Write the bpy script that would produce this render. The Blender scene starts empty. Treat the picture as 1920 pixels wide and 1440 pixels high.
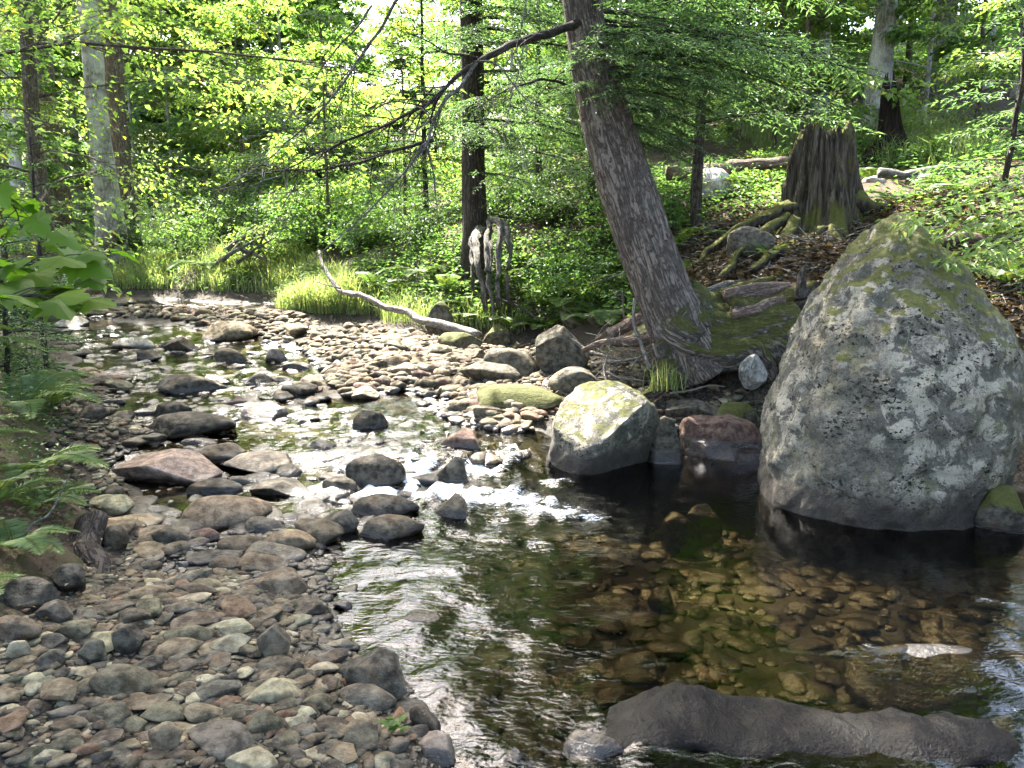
import bpy, bmesh, math, random
import numpy as np
from mathutils import Vector, Matrix, Euler
S = bpy.context.scene
COL = S.collection
rnd = random.Random(7)
R = math.radians
# ------------------------------------------------------------------ camera
CAMZ, F, PITCH = 1.45, 1554.0, R(10.6)
CP, SP = math.cos(PITCH), math.sin(PITCH)
cam = bpy.data.cameras.new('camera'); cam.sensor_width = 36; cam.lens = 36*F/1920
cam.clip_start = 0.05; cam.clip_end = 2000
co = bpy.data.objects.new('camera', cam); COL.objects.link(co)
co.location = (0, 0, CAMZ); co.rotation_euler = (R(90)-PITCH, 0, 0)
S.camera = co
def ray(px, py):
    dx = (px-960)/F; dy = (720-py)/F
    return np.array([dx, CP+dy*SP, -SP+dy*CP])
def at(px, py, Y):
    d = ray(px, py); t = Y/d[1]
    return np.array([d[0]*t, Y, CAMZ+d[2]*t])
def flat(px, py, z):
    d = ray(px, py); t = (z-CAMZ)/d[2]
    return np.array([d[0]*t, d[1]*t, z])
def proj(P):
    P = np.asarray(P, float); x = P[..., 0]; y = P[..., 1]; z = P[..., 2]-CAMZ
    f = y*CP - z*SP; u = y*SP + z*CP
    return 960+F*x/f, 720-F*u/f, f
# ------------------------------------------------------------------ noise
def _h(ix, iy, iz, s):
    n = (ix*374761393 + iy*668265263 + iz*2147483647 + s*1274126177) & 0xffffffff
    n = ((n ^ (n >> 13))*1274126177) & 0xffffffff
    n = ((n ^ (n >> 16))*2246822519) & 0xffffffff
    return ((n ^ (n >> 15)) & 0xffffff)/float(0xffffff)
def vnoise(P, s=0):
    P = np.asarray(P, float); I = np.floor(P).astype(np.int64); f = P-I; f = f*f*(3-2*f)
    o = 0
    for a in (0, 1):
        for b in (0, 1):
            for c in (0, 1):
                w = (f[:, 0] if a else 1-f[:, 0])*(f[:, 1] if b else 1-f[:, 1])*(f[:, 2] if c else 1-f[:, 2])
                o = o + w*_h(I[:, 0]+a, I[:, 1]+b, I[:, 2]+c, s)
    return o*2-1
def fbm(P, o=4, s=0, g=.5):
    P = np.asarray(P, float); r = 0; a = 1
    for k in range(o):
        r = r+a*vnoise(P*(2.03**k)+17.3*k, s+k); a *= g
    return r
# ------------------------------------------------------------------ mesh builder
class MB:
    def __init__(s): s.V = []; s.T = []; s.Q = []; s.tc = []; s.c = []; s.n = 0
    def add(s, V, T=None, Q=None, tc=None, col=None):
        V = np.asarray(V, float).reshape(-1, 3); k = len(V)
        s.V.append(V)
        if T is not None and len(T): s.T.append(np.asarray(T, int).reshape(-1, 3)+s.n)
        if Q is not None and len(Q): s.Q.append(np.asarray(Q, int).reshape(-1, 4)+s.n)
        s.tc.append(V if tc is None else np.asarray(tc, float))
        if col is None: col = np.array([.5, .5, .5])
        col = np.asarray(col, float)
        s.c.append(np.broadcast_to(col, (k, 3)) if col.ndim == 1 else col)
        s.n += k
    def tube(s, P, rad, sides=6, col=None, wob=0, seed=0, cap=True):
        P = np.asarray(P, float); n = len(P); rad = np.broadcast_to(np.asarray(rad, float), (n,))
        T = np.gradient(P, axis=0); T /= np.linalg.norm(T, axis=1)[:, None]+1e-9
        up = np.array([0, 0, 1.]) if abs(T[0, 2]) < .9 else np.array([1., 0, 0])
        U = np.cross(T, up); U /= np.linalg.norm(U, axis=1)[:, None]+1e-9
        W = np.cross(T, U)
        a = np.arange(sides)*2*math.pi/sides
        L = np.concatenate([[0], np.cumsum(np.linalg.norm(np.diff(P, axis=0), axis=1))])
        rr = rad[:, None]*np.ones((1, sides))
        if wob:
            q = np.stack([np.broadcast_to(np.cos(a)*1.3, (n, sides)), np.broadcast_to(np.sin(a)*1.3, (n, sides)), L[:, None]*2.5+0*rr], -1).reshape(-1, 3)
            rr = rr*(1+wob*fbm(q, 3, seed).reshape(n, sides))
        V = P[:, None, :]+rr[..., None]*(np.cos(a)[None, :, None]*U[:, None, :]+np.sin(a)[None, :, None]*W[:, None, :])
        tc = np.stack([rr*np.cos(a), rr*np.sin(a), L[:, None]+0*rr], -1)
        i, j = np.meshgrid(np.arange(n-1), np.arange(sides), indexing='ij'); j2 = (j+1) % sides
        Q = np.stack([i*sides+j, i*sides+j2, (i+1)*sides+j2, (i+1)*sides+j], -1).reshape(-1, 4)
        Tt = None
        if cap:
            V = np.concatenate([V.reshape(-1, 3), P[-1:]+T[-1:]*rad[-1]*.4, P[:1]-T[:1]*rad[0]*.2]); tc = np.concatenate([tc.reshape(-1, 3), tc.reshape(-1, 3)[-1:], tc.reshape(-1, 3)[:1]])
            k = n*sides; jj = np.arange(sides)
            Tt = np.concatenate([np.stack([(n-1)*sides+jj, (n-1)*sides+(jj+1) % sides, 0*jj+k], -1), np.stack([(jj+1) % sides, jj, 0*jj+k+1], -1)])
        s.add(V.reshape(-1, 3), Tt, Q, tc.reshape(-1, 3), col)
    def mesh(s, name, smooth=True):
        me = bpy.data.meshes.new(name)
        V = np.concatenate(s.V); nv = len(V)
        T = np.concatenate(s.T) if s.T else np.zeros((0, 3), int)
        Q = np.concatenate(s.Q) if s.Q else np.zeros((0, 4), int)
        me.vertices.add(nv); me.vertices.foreach_set('co', V.astype(np.float32).ravel())
        me.loops.add(T.size+Q.size); me.loops.foreach_set('vertex_index', np.concatenate([T.ravel(), Q.ravel()]).astype(np.int32))
        me.polygons.add(len(T)+len(Q))
        me.polygons.foreach_set('loop_start', np.concatenate([np.arange(len(T))*3, T.size+np.arange(len(Q))*4]).astype(np.int32))
        me.polygons.foreach_set('use_smooth', np.full(len(T)+len(Q), smooth))
        me.update(calc_edges=True); me.validate()
        a = me.attributes.new('tc', 'FLOAT_VECTOR', 'POINT'); a.data.foreach_set('vector', np.concatenate(s.tc).astype(np.float32).ravel())
        a = me.attributes.new('shade', 'FLOAT_VECTOR', 'POINT'); a.data.foreach_set('vector', np.concatenate(s.c).astype(np.float32).ravel())
        return me
    def build(s, name, mat, parent=None, smooth=True):
        return link(name, s.mesh(name, smooth), mat, parent)
def link(name, me, mat=None, parent=None):
    if mat is not None and not me.materials: me.materials.append(mat)
    o = bpy.data.objects.new(name, me); COL.objects.link(o)
    if parent is not None: o.parent = parent
    return o
def tag(o, label=None, cat=None, group=None, kind=None):
    if label: o['label'] = label
    if cat: o['category'] = cat
    if group: o['group'] = group
    if kind: o['kind'] = kind
    return o
def empty(name, loc, rz=0, label=None, cat=None, group=None):
    o = bpy.data.objects.new(name, None); COL.objects.link(o); o.location = tuple(loc); o.rotation_euler = (0, 0, rz)
    o.empty_display_size = .2
    return tag(o, label, cat, group)
def copy_tree(o, parent=None):
    c = o.copy(); COL.objects.link(c)
    if parent is not None: c.parent = parent
    for ch in list(o.children): copy_tree(ch, c)
    return c
def spline(P, n):
    """Catmull-Rom through P (any columns)"""
    P = np.asarray(P, float); A = np.concatenate([2*P[:1]-P[1:2], P, 2*P[-1:]-P[-2:-1]])
    u = np.linspace(0, len(P)-1-1e-6, n); i = u.astype(int); t = (u-i)[:, None]
    a, b, c, d = A[i], A[i+1], A[i+2], A[i+3]
    return .5*(2*b+(c-a)*t+(2*a-5*b+4*c-d)*t*t+(3*b-a-3*c+d)*t**3)
def unit(v): return v/(np.linalg.norm(v, axis=-1, keepdims=True)+1e-9)
# ------------------------------------------------------------------ materials
class NT:
    def __init__(s, name):
        s.m = bpy.data.materials.new(name); s.m.use_nodes = True; s.t = s.m.node_tree; s.t.nodes.clear()
        s.out = s.n('ShaderNodeOutputMaterial')
    def n(s, t, **k):
        x = s.t.nodes.new(t)
        for a, b in k.items(): setattr(x, a, b)
        return x
    def l(s, a, b): s.t.links.new(a, b)
    def put(s, sock, v):
        if hasattr(v, 'links'): s.l(v, sock)
        elif isinstance(v, (tuple, list)) and len(v) == 3 and sock.type == 'RGBA': sock.default_value = (*v, 1)
        else: sock.default_value = v
    def math(s, op, a, b=0, c=None, clamp=False):
        x = s.n('ShaderNodeMath', operation=op, use_clamp=clamp); s.put(x.inputs[0], a); s.put(x.inputs[1], b)
        if c is not None: s.put(x.inputs[2], c)
        return x.outputs[0]
    def mix(s, f, a, b, bt='MIX'):
        x = s.n('ShaderNodeMix', data_type='RGBA', blend_type=bt)
        s.put(x.inputs[0], f); s.put(x.inputs[6], a); s.put(x.inputs[7], b); return x.outputs[2]
    def noise(s, vec, sc, det=4, rough=.55, dist=0, col=False):
        x = s.n('ShaderNodeTexNoise'); s.put(x.inputs['Scale'], sc); x.inputs['Detail'].default_value = det
        x.inputs['Roughness'].default_value = rough; x.inputs['Distortion'].default_value = dist
        if vec is not None: s.l(vec, x.inputs['Vector'])
        return x.outputs['Color' if col else 'Fac']
    def voro(s, vec, sc, feature='F1', out='Distance', rand=1):
        x = s.n('ShaderNodeTexVoronoi', feature=feature); s.put(x.inputs['Scale'], sc); x.inputs['Randomness'].default_value = rand
        if vec is not None: s.l(vec, x.inputs['Vector'])
        return x.outputs[out]
    def ramp(s, f, stops, interp='LINEAR'):
        x = s.n('ShaderNodeValToRGB'); e = x.color_ramp; e.interpolation = interp
        while len(e.elements) < len(stops): e.elements.new(.5)
        for el, (p, c) in zip(e.elements, stops):
            el.position = p; el.color = (*(c if isinstance(c, (tuple, list)) else (c, c, c)), 1)
        s.put(x.inputs[0], f); return x.outputs[0]
    def step(s, f, lo, hi):
        x = s.n('ShaderNodeMapRange'); x.interpolation_type = 'SMOOTHSTEP'; s.put(x.inputs[0], f)
        x.inputs[1].default_value = lo; x.inputs[2].default_value = hi; return x.outputs[0]
    def attr(s, name, out='Vector'): return s.n('ShaderNodeAttribute', attribute_name=name).outputs[out]
    def coord(s, k='Object'): return s.n('ShaderNodeTexCoord').outputs[k]
    def scale(s, v, sc):
        x = s.n('ShaderNodeMapping'); s.l(v, x.inputs[0]); x.inputs['Scale'].default_value = sc; return x.outputs[0]
    def sep(s, v):
        x = s.n('ShaderNodeSeparateXYZ'); s.l(v, x.inputs[0]); return x.outputs
    def geo(s, k): return s.n('ShaderNodeNewGeometry').outputs[k]
    def bump(s, h, st=.5, dist=.02, nrm=None):
        x = s.n('ShaderNodeBump'); s.put(x.inputs['Strength'], st); x.inputs['Distance'].default_value = dist; s.l(h, x.inputs['Height'])
        if nrm is not None: s.l(nrm, x.inputs['Normal'])
        return x.outputs[0]
    def pbr(s, col, rough=.8, nrm=None, spec=.4):
        x = s.n('ShaderNodeBsdfPrincipled'); s.put(x.inputs['Base Color'], col); s.put(x.inputs['Roughness'], rough)
        s.put(x.inputs['Specular IOR Level'], spec)
        if nrm is not None: s.l(nrm, x.inputs['Normal'])
        return x.outputs[0]
    def done(s, sh): s.l(sh, s.out.inputs[0]); return s.m
def wetness(k, hi=.035):
    """1 just above the pool's waterline and below, 0 on dry rock: dark, glossy wet stone (world height less the stream's level)"""
    p = k.sep(k.geo('Position'))
    lvl = k.math('MULTIPLY', k.math('MAXIMUM', k.math('SUBTRACT', p[1], 4.75), 0), .033)
    lvl = k.math('MINIMUM', k.math('ADD', lvl, k.math('MULTIPLY', k.step(p[1], 4.75, 5.1), .06)), .42)
    d = k.math('SUBTRACT', p[2], lvl)
    d = k.math('ADD', d, k.math('MULTIPLY', k.math('SUBTRACT', k.noise(k.geo('Position'), 9, 3), .5), .07))
    return k.math('SUBTRACT', 1, k.step(d, hi*.3, hi*1.6))
def stone_mat(name, src='object', moss=0.0):
    k = NT(name); o = k.coord(); p = k.geo('Position')
    if src == 'object':
        base = k.n('ShaderNodeObjectInfo').outputs['Color']; rn = k.n('ShaderNodeObjectInfo').outputs['Random']
        v = k.n('ShaderNodeVectorMath', operation='ADD'); k.l(p, v.inputs[0]); k.l(rn, v.inputs[1]); p2 = v.outputs[0]
    else: base = k.attr('shade', 'Color'); p2 = p
    n1 = k.noise(p2, 22, 6, .62); n2 = k.noise(p2, 90, 4, .7); n3 = k.noise(p2, 7, 3)
    lay = k.noise(k.scale(p2, (9, 9, 70)), 1.0, 3, .6, .6)
    c = k.mix(k.step(n1, .34, .68), k.mix(.6, base, (.016, .013, .01)), k.mix(.16, base, (.5, .44, .33)))
    c = k.mix(k.math('MULTIPLY', k.step(n3, .52, .72), .3), c, (.16, .095, .045))
    c = k.mix(k.math('MULTIPLY', k.step(n2, .6, .78), .35), c, (.4, .37, .31))
    c = k.mix(k.math('MULTIPLY', k.step(n2, .42, .25), .55), c, (.03, .028, .024))
    c = k.mix(k.math('MULTIPLY', k.step(lay, .52, .62), .22), c, (.05, .045, .035))
    if moss:
        nz = k.sep(k.geo('Normal'))[2]
        mf = k.math('MULTIPLY', k.step(k.math('ADD', nz, k.math('MULTIPLY', k.noise(p2, 11, 5, .7), 1.1)), 1.25-.5*moss, 1.5-.5*moss), .93)
        c = k.mix(mf, c, k.mix(k.noise(p2, 60, 3), (.02, .026, .006), (.085, .085, .018)))
    w = wetness(k)
    c = k.mix(k.math('MULTIPLY', w, .93), c, k.mix(.5, k.mix(1, c, (.34, .27, .2), 'MULTIPLY'), (.016, .013, .01)))
    rg = k.math('SUBTRACT', .8, k.math('MULTIPLY', w, .55))
    h = k.math('ADD', k.math('MULTIPLY', n1, .6), k.math('ADD', k.math('MULTIPLY', n2, .25), k.math('MULTIPLY', lay, .25)))
    return k.done(k.pbr(c, rg, k.bump(h, .75, .025), k.math('ADD', .14, k.math('MULTIPLY', w, .36))))
M = {}
M['stone'] = stone_mat('river stone'); M['stone_mossy'] = stone_mat('mossy stone', moss=.85); M['pebble'] = stone_mat('pebble stone', 'attr')
def boulder_mat(mb=0.0):
    k = NT('lichened granite'); p = k.geo('Position'); nz = k.sep(k.geo('Normal')); ps = k.sep(p)
    n0 = k.noise(p, 2.2, 4, .55, .3); n1 = k.noise(p, 9, 12, .74, .5); n2 = k.noise(p, 46, 8, .78); n3 = k.noise(p, 130, 3, .7)
    c = k.mix(k.step(n2, .3, .7), (.062, .054, .04), (.225, .195, .145))
    c = k.mix(k.math('MULTIPLY', k.step(n0, .38, .6), .5), c, (.085, .086, .075))
    pale = k.math('MULTIPLY', k.step(n1, .485, .54), k.step(k.math('ADD', n0, k.math('MULTIPLY', n3, .3)), .46, .74))
    c = k.mix(pale, c, k.mix(n3, (.34, .295, .215), (.53, .465, .355)))
    c = k.mix(k.math('MULTIPLY', k.step(k.noise(p, 24, 6, .8), .57, .66), .4), c, (.4, .36, .27))
    ros = k.math('MULTIPLY', k.step(k.math('ADD', k.voro(p, 13), k.math('MULTIPLY', k.math('SUBTRACT', k.noise(p, 60, 4, .7), .5), .5)), .3, .22), k.step(k.noise(p, 4, 3), .5, .56))
    c = k.mix(k.math('MULTIPLY', ros, .35), c, (.44, .42, .35))
    yel = k.math('MULTIPLY', k.step(k.noise(p, 5, 6, .75), .54, .66), .5)
    c = k.mix(yel, c, (.20, .19, .09))
    # green algae runs down the right-hand slope
    gr = k.math('MULTIPLY', k.step(k.math('ADD', k.math('MULTIPLY', nz[0], .55), k.noise(k.scale(p, (14, 14, 3)), 1, 5, .7)), .55, .95), .75)
    c = k.mix(gr, c, k.mix(n2, (.02, .026, .014), (.10, .105, .055)))
    # black rock-tripe specks in patches
    blk = k.math('MULTIPLY', k.step(k.noise(k.scale(p, (1, 1, 1.5)), 40, 3, .5, .6), .55, .6), k.step(k.noise(k.scale(p, (1, 1, 1.6)), 3.4, 5, .7, .5), .52, .57))
    c = k.mix(blk, c, (.012, .011, .009))
    c = k.mix(k.math('MULTIPLY', k.step(k.noise(p, 75, 5, .75), .55, .64), .8), c, (.032, .03, .024))
    # moss on top
    mz = k.math('ADD', k.math('ADD', k.math('MULTIPLY', nz[2], .95), k.math('MULTIPLY', k.math('MAXIMUM', nz[0], 0), .25)), k.math('MULTIPLY', k.noise(p, 8, 7, .75), 1.1))
    mz = k.math('ADD', mz, k.math('MULTIPLY', k.step(ps[2], .85, 1.4), .27))
    ms = k.math('MULTIPLY', k.step(mz, 1.17+mb, 1.31+mb), .93)
    c = k.mix(ms, c, k.mix(k.noise(p, 55, 4), (.028, .03, .007), (.15, .155, .028)))
    # damp band above the water, with a ragged edge
    z = k.math('ADD', ps[2], k.math('MULTIPLY', k.math('SUBTRACT', k.noise(p, 5, 6, .65), .5), .26))
    damp = k.math('SUBTRACT', 1, k.step(z, .07, .25))
    c = k.mix(k.math('MULTIPLY', damp, .9), c, (.035, .027, .02))
    h = k.math('ADD', k.math('ADD', k.math('MULTIPLY', n1, .8), k.math('MULTIPLY', n2, .35)), k.math('MULTIPLY', n3, .12))
    return k.done(k.pbr(c, k.math('SUBTRACT', .85, k.math('MULTIPLY', damp, .35)), k.bump(h, 1.0, .045), .3))
M['boulder'] = boulder_mat(); M['boulder_small'] = boulder_mat(.1)
def bark_mat(name, dark, light, ridge=1.0, lichen=0, moss=0, pale=None):
    k = NT(name); t = k.attr('tc'); p = k.geo('Position')
    ts = k.scale(t, (1, 1, .13)); wv = k.noise(ts, 30*ridge, 4, .6, .9); cr = k.math('ABSOLUTE', k.math('SUBTRACT', wv, .5)); br = k.noise(k.scale(t, (1, 1, .75)), 30*ridge, 4, .7, .5)
    n2 = k.noise(t, 90, 4, .7); n0 = k.noise(p, 4, 4, .6)
    f = k.math('MULTIPLY', k.step(cr, .0, .09), k.step(br, .36, .5))
    c = k.mix(f, dark, light); c = k.mix(k.math('MULTIPLY', n2, .4), c, k.mix(.5, light, dark))
    if lichen: c = k.mix(k.math('MULTIPLY', k.step(k.noise(p, 13, 6, .75), .52, .62), lichen), c, (.36, .37, .31))
    if pale: c = k.mix(k.step(n0, .42, .6), c, pale)
    if moss:
        z = k.sep(k.geo('Normal'))[2]
        c = k.mix(k.math('MULTIPLY', k.step(k.math('ADD', k.math('MULTIPLY', z, .7), k.noise(p, 9, 6, .75)), 1.02-.5*moss, 1.25-.5*moss), .92), c, k.mix(n2, (.025, .03, .006), (.12, .115, .022)))
    h = k.math('ADD', k.math('MULTIPLY', f, .8), k.math('MULTIPLY', n2, .3))
    return k.done(k.pbr(c, .9, k.bump(h, .8, .03), .2))
M['bark'] = bark_mat('hemlock bark', (.04, .03, .024), (.21, .165, .135), .8, .15)
M['bark_root'] = bark_mat('mossy root bark', (.03, .024, .018), (.19, .155, .125), .9, .3, .85)
M['bark_root_pale'] = bark_mat('pale weathered root', (.05, .045, .036), (.2, .18, .15), 1.0, .3)
M['bark_dark'] = bark_mat('dark bark', (.018, .014, .011), (.085, .068, .055), 1)
M['bark_brown'] = bark_mat('brown bark', (.05, .038, .028), (.17, .135, .1), 1.0, .2)
M['bark_pale'] = bark_mat('pale bark', (.12, .105, .085), (.42, .385, .33), .8, .7, 0, (.5, .47, .42))
M['deadwood'] = bark_mat('bleached deadwood', (.11, .095, .08), (.36, .32, .27), 1.6, .1)
M['driftwood'] = bark_mat('pinkish driftwood', (.09, .06, .045), (.28, .2, .155), 1.5)
M['twig'] = bark_mat('dead twig', (.06, .053, .046), (.24, .22, .19), 1.6, .5)
M['twig_dark'] = bark_mat('dark twig', (.02, .016, .013), (.07, .056, .045), 1.6, .1)
def stump_mat(name, dark, light, moss):
    k = NT(name); t = k.coord(); p = k.geo('Position')
    g = k.noise(k.scale(t, (1, 1, .1)), 24, 7, .7, .5); g2 = k.noise(k.scale(t, (1, 1, .07)), 70, 4, .6); n = k.noise(p, 6, 5, .7)
    c = k.mix(k.step(g, .32, .68), dark, light); c = k.mix(k.math('MULTIPLY', k.step(g2, .45, .6), .45), c, dark)
    c = k.mix(k.math('MULTIPLY', k.step(n, .52, .66), .2), c, (.1, .05, .025))
    z = k.sep(k.geo('Normal'))[2]
    c = k.mix(k.math('MULTIPLY', k.step(k.math('ADD', k.math('MULTIPLY', z, .8), n), 1.0-.35*moss, 1.2-.35*moss), moss), c, k.mix(g2, (.03, .035, .008), (.11, .11, .025)))
    return k.done(k.pbr(c, .95, k.bump(k.math('ADD', g, k.math('MULTIPLY', g2, .5)), .9, .04), .15))
M['stump'] = stump_mat('rotten stump wood', (.012, .009, .006), (.135, .115, .088), .95)
M['stump_dark'] = stump_mat('charred stump wood', (.008, .006, .005), (.045, .034, .028), .15)
def leaf_mat(name, dark, light, trans=.5, spec=.35, tip=None):
    k = NT(name); s = k.sep(k.attr('shade')); rn = k.n('ShaderNodeObjectInfo').outputs['Random']
    f = k.math('ADD', s[0], k.math('MULTIPLY', k.math('SUBTRACT', rn, .5), .35), clamp=True)
    c = k.mix(f, dark, light)
    if tip: c = k.mix(k.step(s[1], .93, .97), c, tip)
    d = k.n('ShaderNodeBsdfDiffuse'); k.put(d.inputs[0], c)
    tr = k.n('ShaderNodeBsdfTranslucent'); k.put(tr.inputs[0], k.mix(1, c, (1.18, 1.3, .72), 'MULTIPLY'))
    mx = k.n('ShaderNodeMixShader'); mx.inputs[0].default_value = trans; k.l(d.outputs[0], mx.inputs[1]); k.l(tr.outputs[0], mx.inputs[2])
    g = k.n('ShaderNodeBsdfGlossy'); g.inputs['Roughness'].default_value = .45; g.inputs[0].default_value = (.6, .65, .6, 1)
    m2 = k.n('ShaderNodeMixShader'); m2.inputs[0].default_value = .04*spec/.35; k.l(mx.outputs[0], m2.inputs[1]); k.l(g.outputs[0], m2.inputs[2])
    return k.done(m2.outputs[0])
M['leaf'] = leaf_mat('broad leaf', (.045, .10, .026), (.15, .235, .065), .58)
M['leaf_bright'] = leaf_mat('young beech leaf', (.075, .145, .032), (.22, .305, .08), .62, tip=(.4, .36, .06))
M['leaf_maple'] = leaf_mat('large maple leaf', (.06, .135, .012), (.14, .22, .022), .65, .2)
M['leaf_deep'] = leaf_mat('deep green leaf', (.025, .055, .014), (.075, .125, .03), .45)
M['needle'] = leaf_mat('hemlock needles', (.045, .095, .042), (.14, .22, .095), .48, .4)
M['needle_deep'] = leaf_mat('dark needles', (.03, .065, .03), (.10, .16, .066), .25, .5)
M['fern'] = leaf_mat('fern frond', (.04, .08, .014), (.13, .19, .035), .5, tip=(.22, .17, .04))
M['grass'] = leaf_mat('meadow grass', (.11, .15, .05), (.33, .37, .16), .45, .3, tip=(.45, .4, .16))
M['litter'] = leaf_mat('fallen leaf', (.045, .028, .017), (.15, .095, .055), .2, .3)
# ------------------------------------------------------------------ stream level and terrain
def sstep(a, b, x):
    t = np.clip((np.asarray(x, float)-a)/(b-a), 0, 1); return t*t*(3-2*t)
def wl(Y):
    Y = np.asarray(Y, float)
    return np.minimum(.033*np.maximum(Y-4.75, 0)+.06*sstep(4.75, 5.1, Y), .42)
def onw(px, py, dz=0.):
    z = 0.
    for _ in range(8): p = flat(px, py, z+dz); z = float(wl(p[1]))
    return flat(px, py, z+dz)
CTL = []
for px, py, z in [(0, 1440, .12), (300, 1440, .09), (600, 1440, .07), (840, 1440, -.02), (580, 1110, 0), (650, 1215, 0), (800, 1320, 0), (300, 1250, .1), (150, 1120, .13), (400, 1120, .06), (450, 1200, .08), (0, 1260, .16),
                  (930, 1300, -.14), (820, 1150, -.13), (1000, 1100, -.22), (1300, 1150, -.24), (1300, 1250, -.2), (1500, 1100, -.22), (1200, 1000, -.32), (1700, 1120, -.18), (1880, 1150, -.12), (1150, 1380, -.2),
                  (1500, 1430, -.2), (900, 1000, -.2), (1000, 950, -.25), (1800, 1040, -.2), (1350, 930, -.32), (650, 1060, -.03), (450, 1060, .02), (300, 1075, .02), (560, 965, -.02), (470, 925, -.04),
                  (320, 925, -.05), (250, 1000, .02), (180, 960, .06)]:
    CTL.append(flat(px, py, z))
for px, py, dz in [(600, 800, -.1), (750, 800, -.1), (500, 830, -.08), (850, 850, -.09), (450, 740, -.1), (550, 720, -.1), (300, 690, -.08), (400, 660, -.1), (250, 640, -.09), (150, 610, -.08), (200, 660, -.05), (700, 765, -.08),
                   (720, 870, -.05), (900, 880, -.06), (400, 850, -.05), (330, 790, 0), (220, 735, 0), (150, 700, .03), (140, 870, .1), (200, 820, .06), (120, 760, .12), (650, 745, .0), (760, 700, .09), (820, 680, .12), (900, 745, .06), (700, 650, .13),
                   (600, 620, .12), (560, 655, .0), (450, 602, .1), (300, 580, .09), (880, 650, .16), (960, 720, .14), (1010, 790, .04), (820, 775, -.02), (420, 625, .0), (200, 588, .02), (90, 592, -.05), (60, 570, -.02)]:
    CTL.append(onw(px, py, dz))
for px, py, Y in [(560, 572, 12.4), (700, 603, 10.3), (880, 628, 9.0), (1000, 645, 8.5), (1100, 660, 7.6), (1400, 740, 6.0), (1230, 735, 6.2), (1300, 800, 5.7), (1160, 560, 8.4),
                  (1000, 470, 10), (1150, 470, 9.4), (840, 470, 10.6), (650, 500, 12.2), (400, 500, 14), (230, 482, 15), (100, 485, 15), (250, 545, 13.6), (330, 565, 13.2), (500, 400, 22), (900, 380, 13), (1000, 300, 18),
                  (1540, 432, 8.2), (1330, 480, 8), (1420, 490, 7.4), (1300, 600, 6.9), (1450, 560, 6.6), (1480, 680, 6.1), (1350, 370, 9.6), (1670, 300, 11), (1500, 270, 14), (1900, 300, 9.2), (1900, 450, 6.6), (1750, 400, 7.4), (1900, 600, 5.5),
                  (1700, 560, 6.0), (1915, 900, 4.55), (1600, 800, 5.3), (1750, 750, 5.2), (1900, 740, 5.0), (1200, 380, 11)]:
    CTL.append(at(px, py, Y))
CTL += [(-2.45, 4.2, .42), (-3.1, 4.4, .75), (-3.6, 5.6, .6), (-5, 7, .75), (-4.7, 7.2, .4), (-7.6, 10, .8), (-6.9, 10.6, .35), (-3, 3, .65), (-2.1, 3.2, .3), (-2.6, 2, .45), (-2, 1.6, .22), (-2.5, .5, .3), (-4, 1, .8), (-6, 4, 1.1), (0, 0, -.05), (0, 1, -.05), (-1, .5, .06), (1.2, .5, -.2), (1.5, 1.6, -.2),
        (2.6, 1, -.1), (3.3, 2.5, .15), (4.5, 1, .9), (5, 3.5, 1.5), (8, 6, 2.4), (12, 10, 3.6), (9, 16, 4.3), (0, -6, .1), (-8, -6, 1.3), (8, -6, 1.6), (-9, 14, .8), (-12, 12, 1.1), (-10.5, 14.2, .5), (-14, 18, 1.4), (-10, 22, 1.8), (-2, 24, 2.4), (6, 24, 5),
        (16, 24, 7.5), (-20, 30, 3.2), (-6, 40, 4.2), (10, 40, 8), (25, 40, 11), (-35, 45, 7), (-12, 5, 2), (-20, 8, 3), (18, 4, 5), (-40, 90, 14), (0, 95, 13), (40, 90, 22), (-90, 60, 20), (90, 60, 26), (-90, -20, 12), (90, -20, 14), (-60, 150, 26), (60, 150, 34), (0, 160, 26), (0, -90, 5), (-150, 150, 40), (150, 150, 45), (-150, -90, 15), (150, -90, 18)]
CTL = np.array(CTL, float)
EPS2 = .16
def _k(A, B): return -np.sqrt(((A[:, None, :2]-B[None, :, :2])**2).sum(-1)+EPS2)
_n = len(CTL); _A = np.zeros((_n+3, _n+3)); _A[:_n, :_n] = _k(CTL, CTL)+np.eye(_n)*.004
_A[:_n, _n] = 1; _A[:_n, _n+1:] = CTL[:, :2]; _A[_n, :_n] = 1; _A[_n+1:, :_n] = CTL[:, :2].T
_W = np.linalg.solve(_A, np.concatenate([CTL[:, 2], [0, 0, 0]]))
def H(x, y, detail=True):
    x = np.atleast_1d(np.asarray(x, float)); y = np.atleast_1d(np.asarray(y, float)); P = np.stack([x.ravel(), y.ravel()], -1); out = np.empty(len(P))
    for i in range(0, len(P), 8000):
        q = P[i:i+8000]; out[i:i+8000] = _k(q, CTL)@_W[:_n]+_W[_n]+q@_W[_n+1:]
    if detail:
        rel = out-wl(P[:, 1]); a = .012+.10*sstep(.25, .9, rel)
        q = np.c_[P, np.zeros(len(P))]
        out = out+a*fbm(q*1.6, 4, 5)+.012*fbm(q*7, 2, 9)+.35*sstep(15, 30, P[:, 1])*fbm(q*.25, 3, 3)
    return out.reshape(x.shape)
def h1(x, y): return float(H(x, y)[0])
def hit(px, py, water=True):
    """first point of the place met along a sight line: ground, or the stream where it is wet"""
    d = ray(px, py); ts = np.concatenate([np.arange(1.5, 20, .04), np.arange(20, 120, .4)])
    P = np.array([0, 0, CAMZ])+ts[:, None]*d
    g = H(P[:, 0], P[:, 1], False)
    if water: g = np.maximum(g, wl(P[:, 1]))
    b = np.nonzero(P[:, 2] < g)[0]
    i = b[0] if len(b) else len(ts)-1
    return P[i], ts[i]
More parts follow.
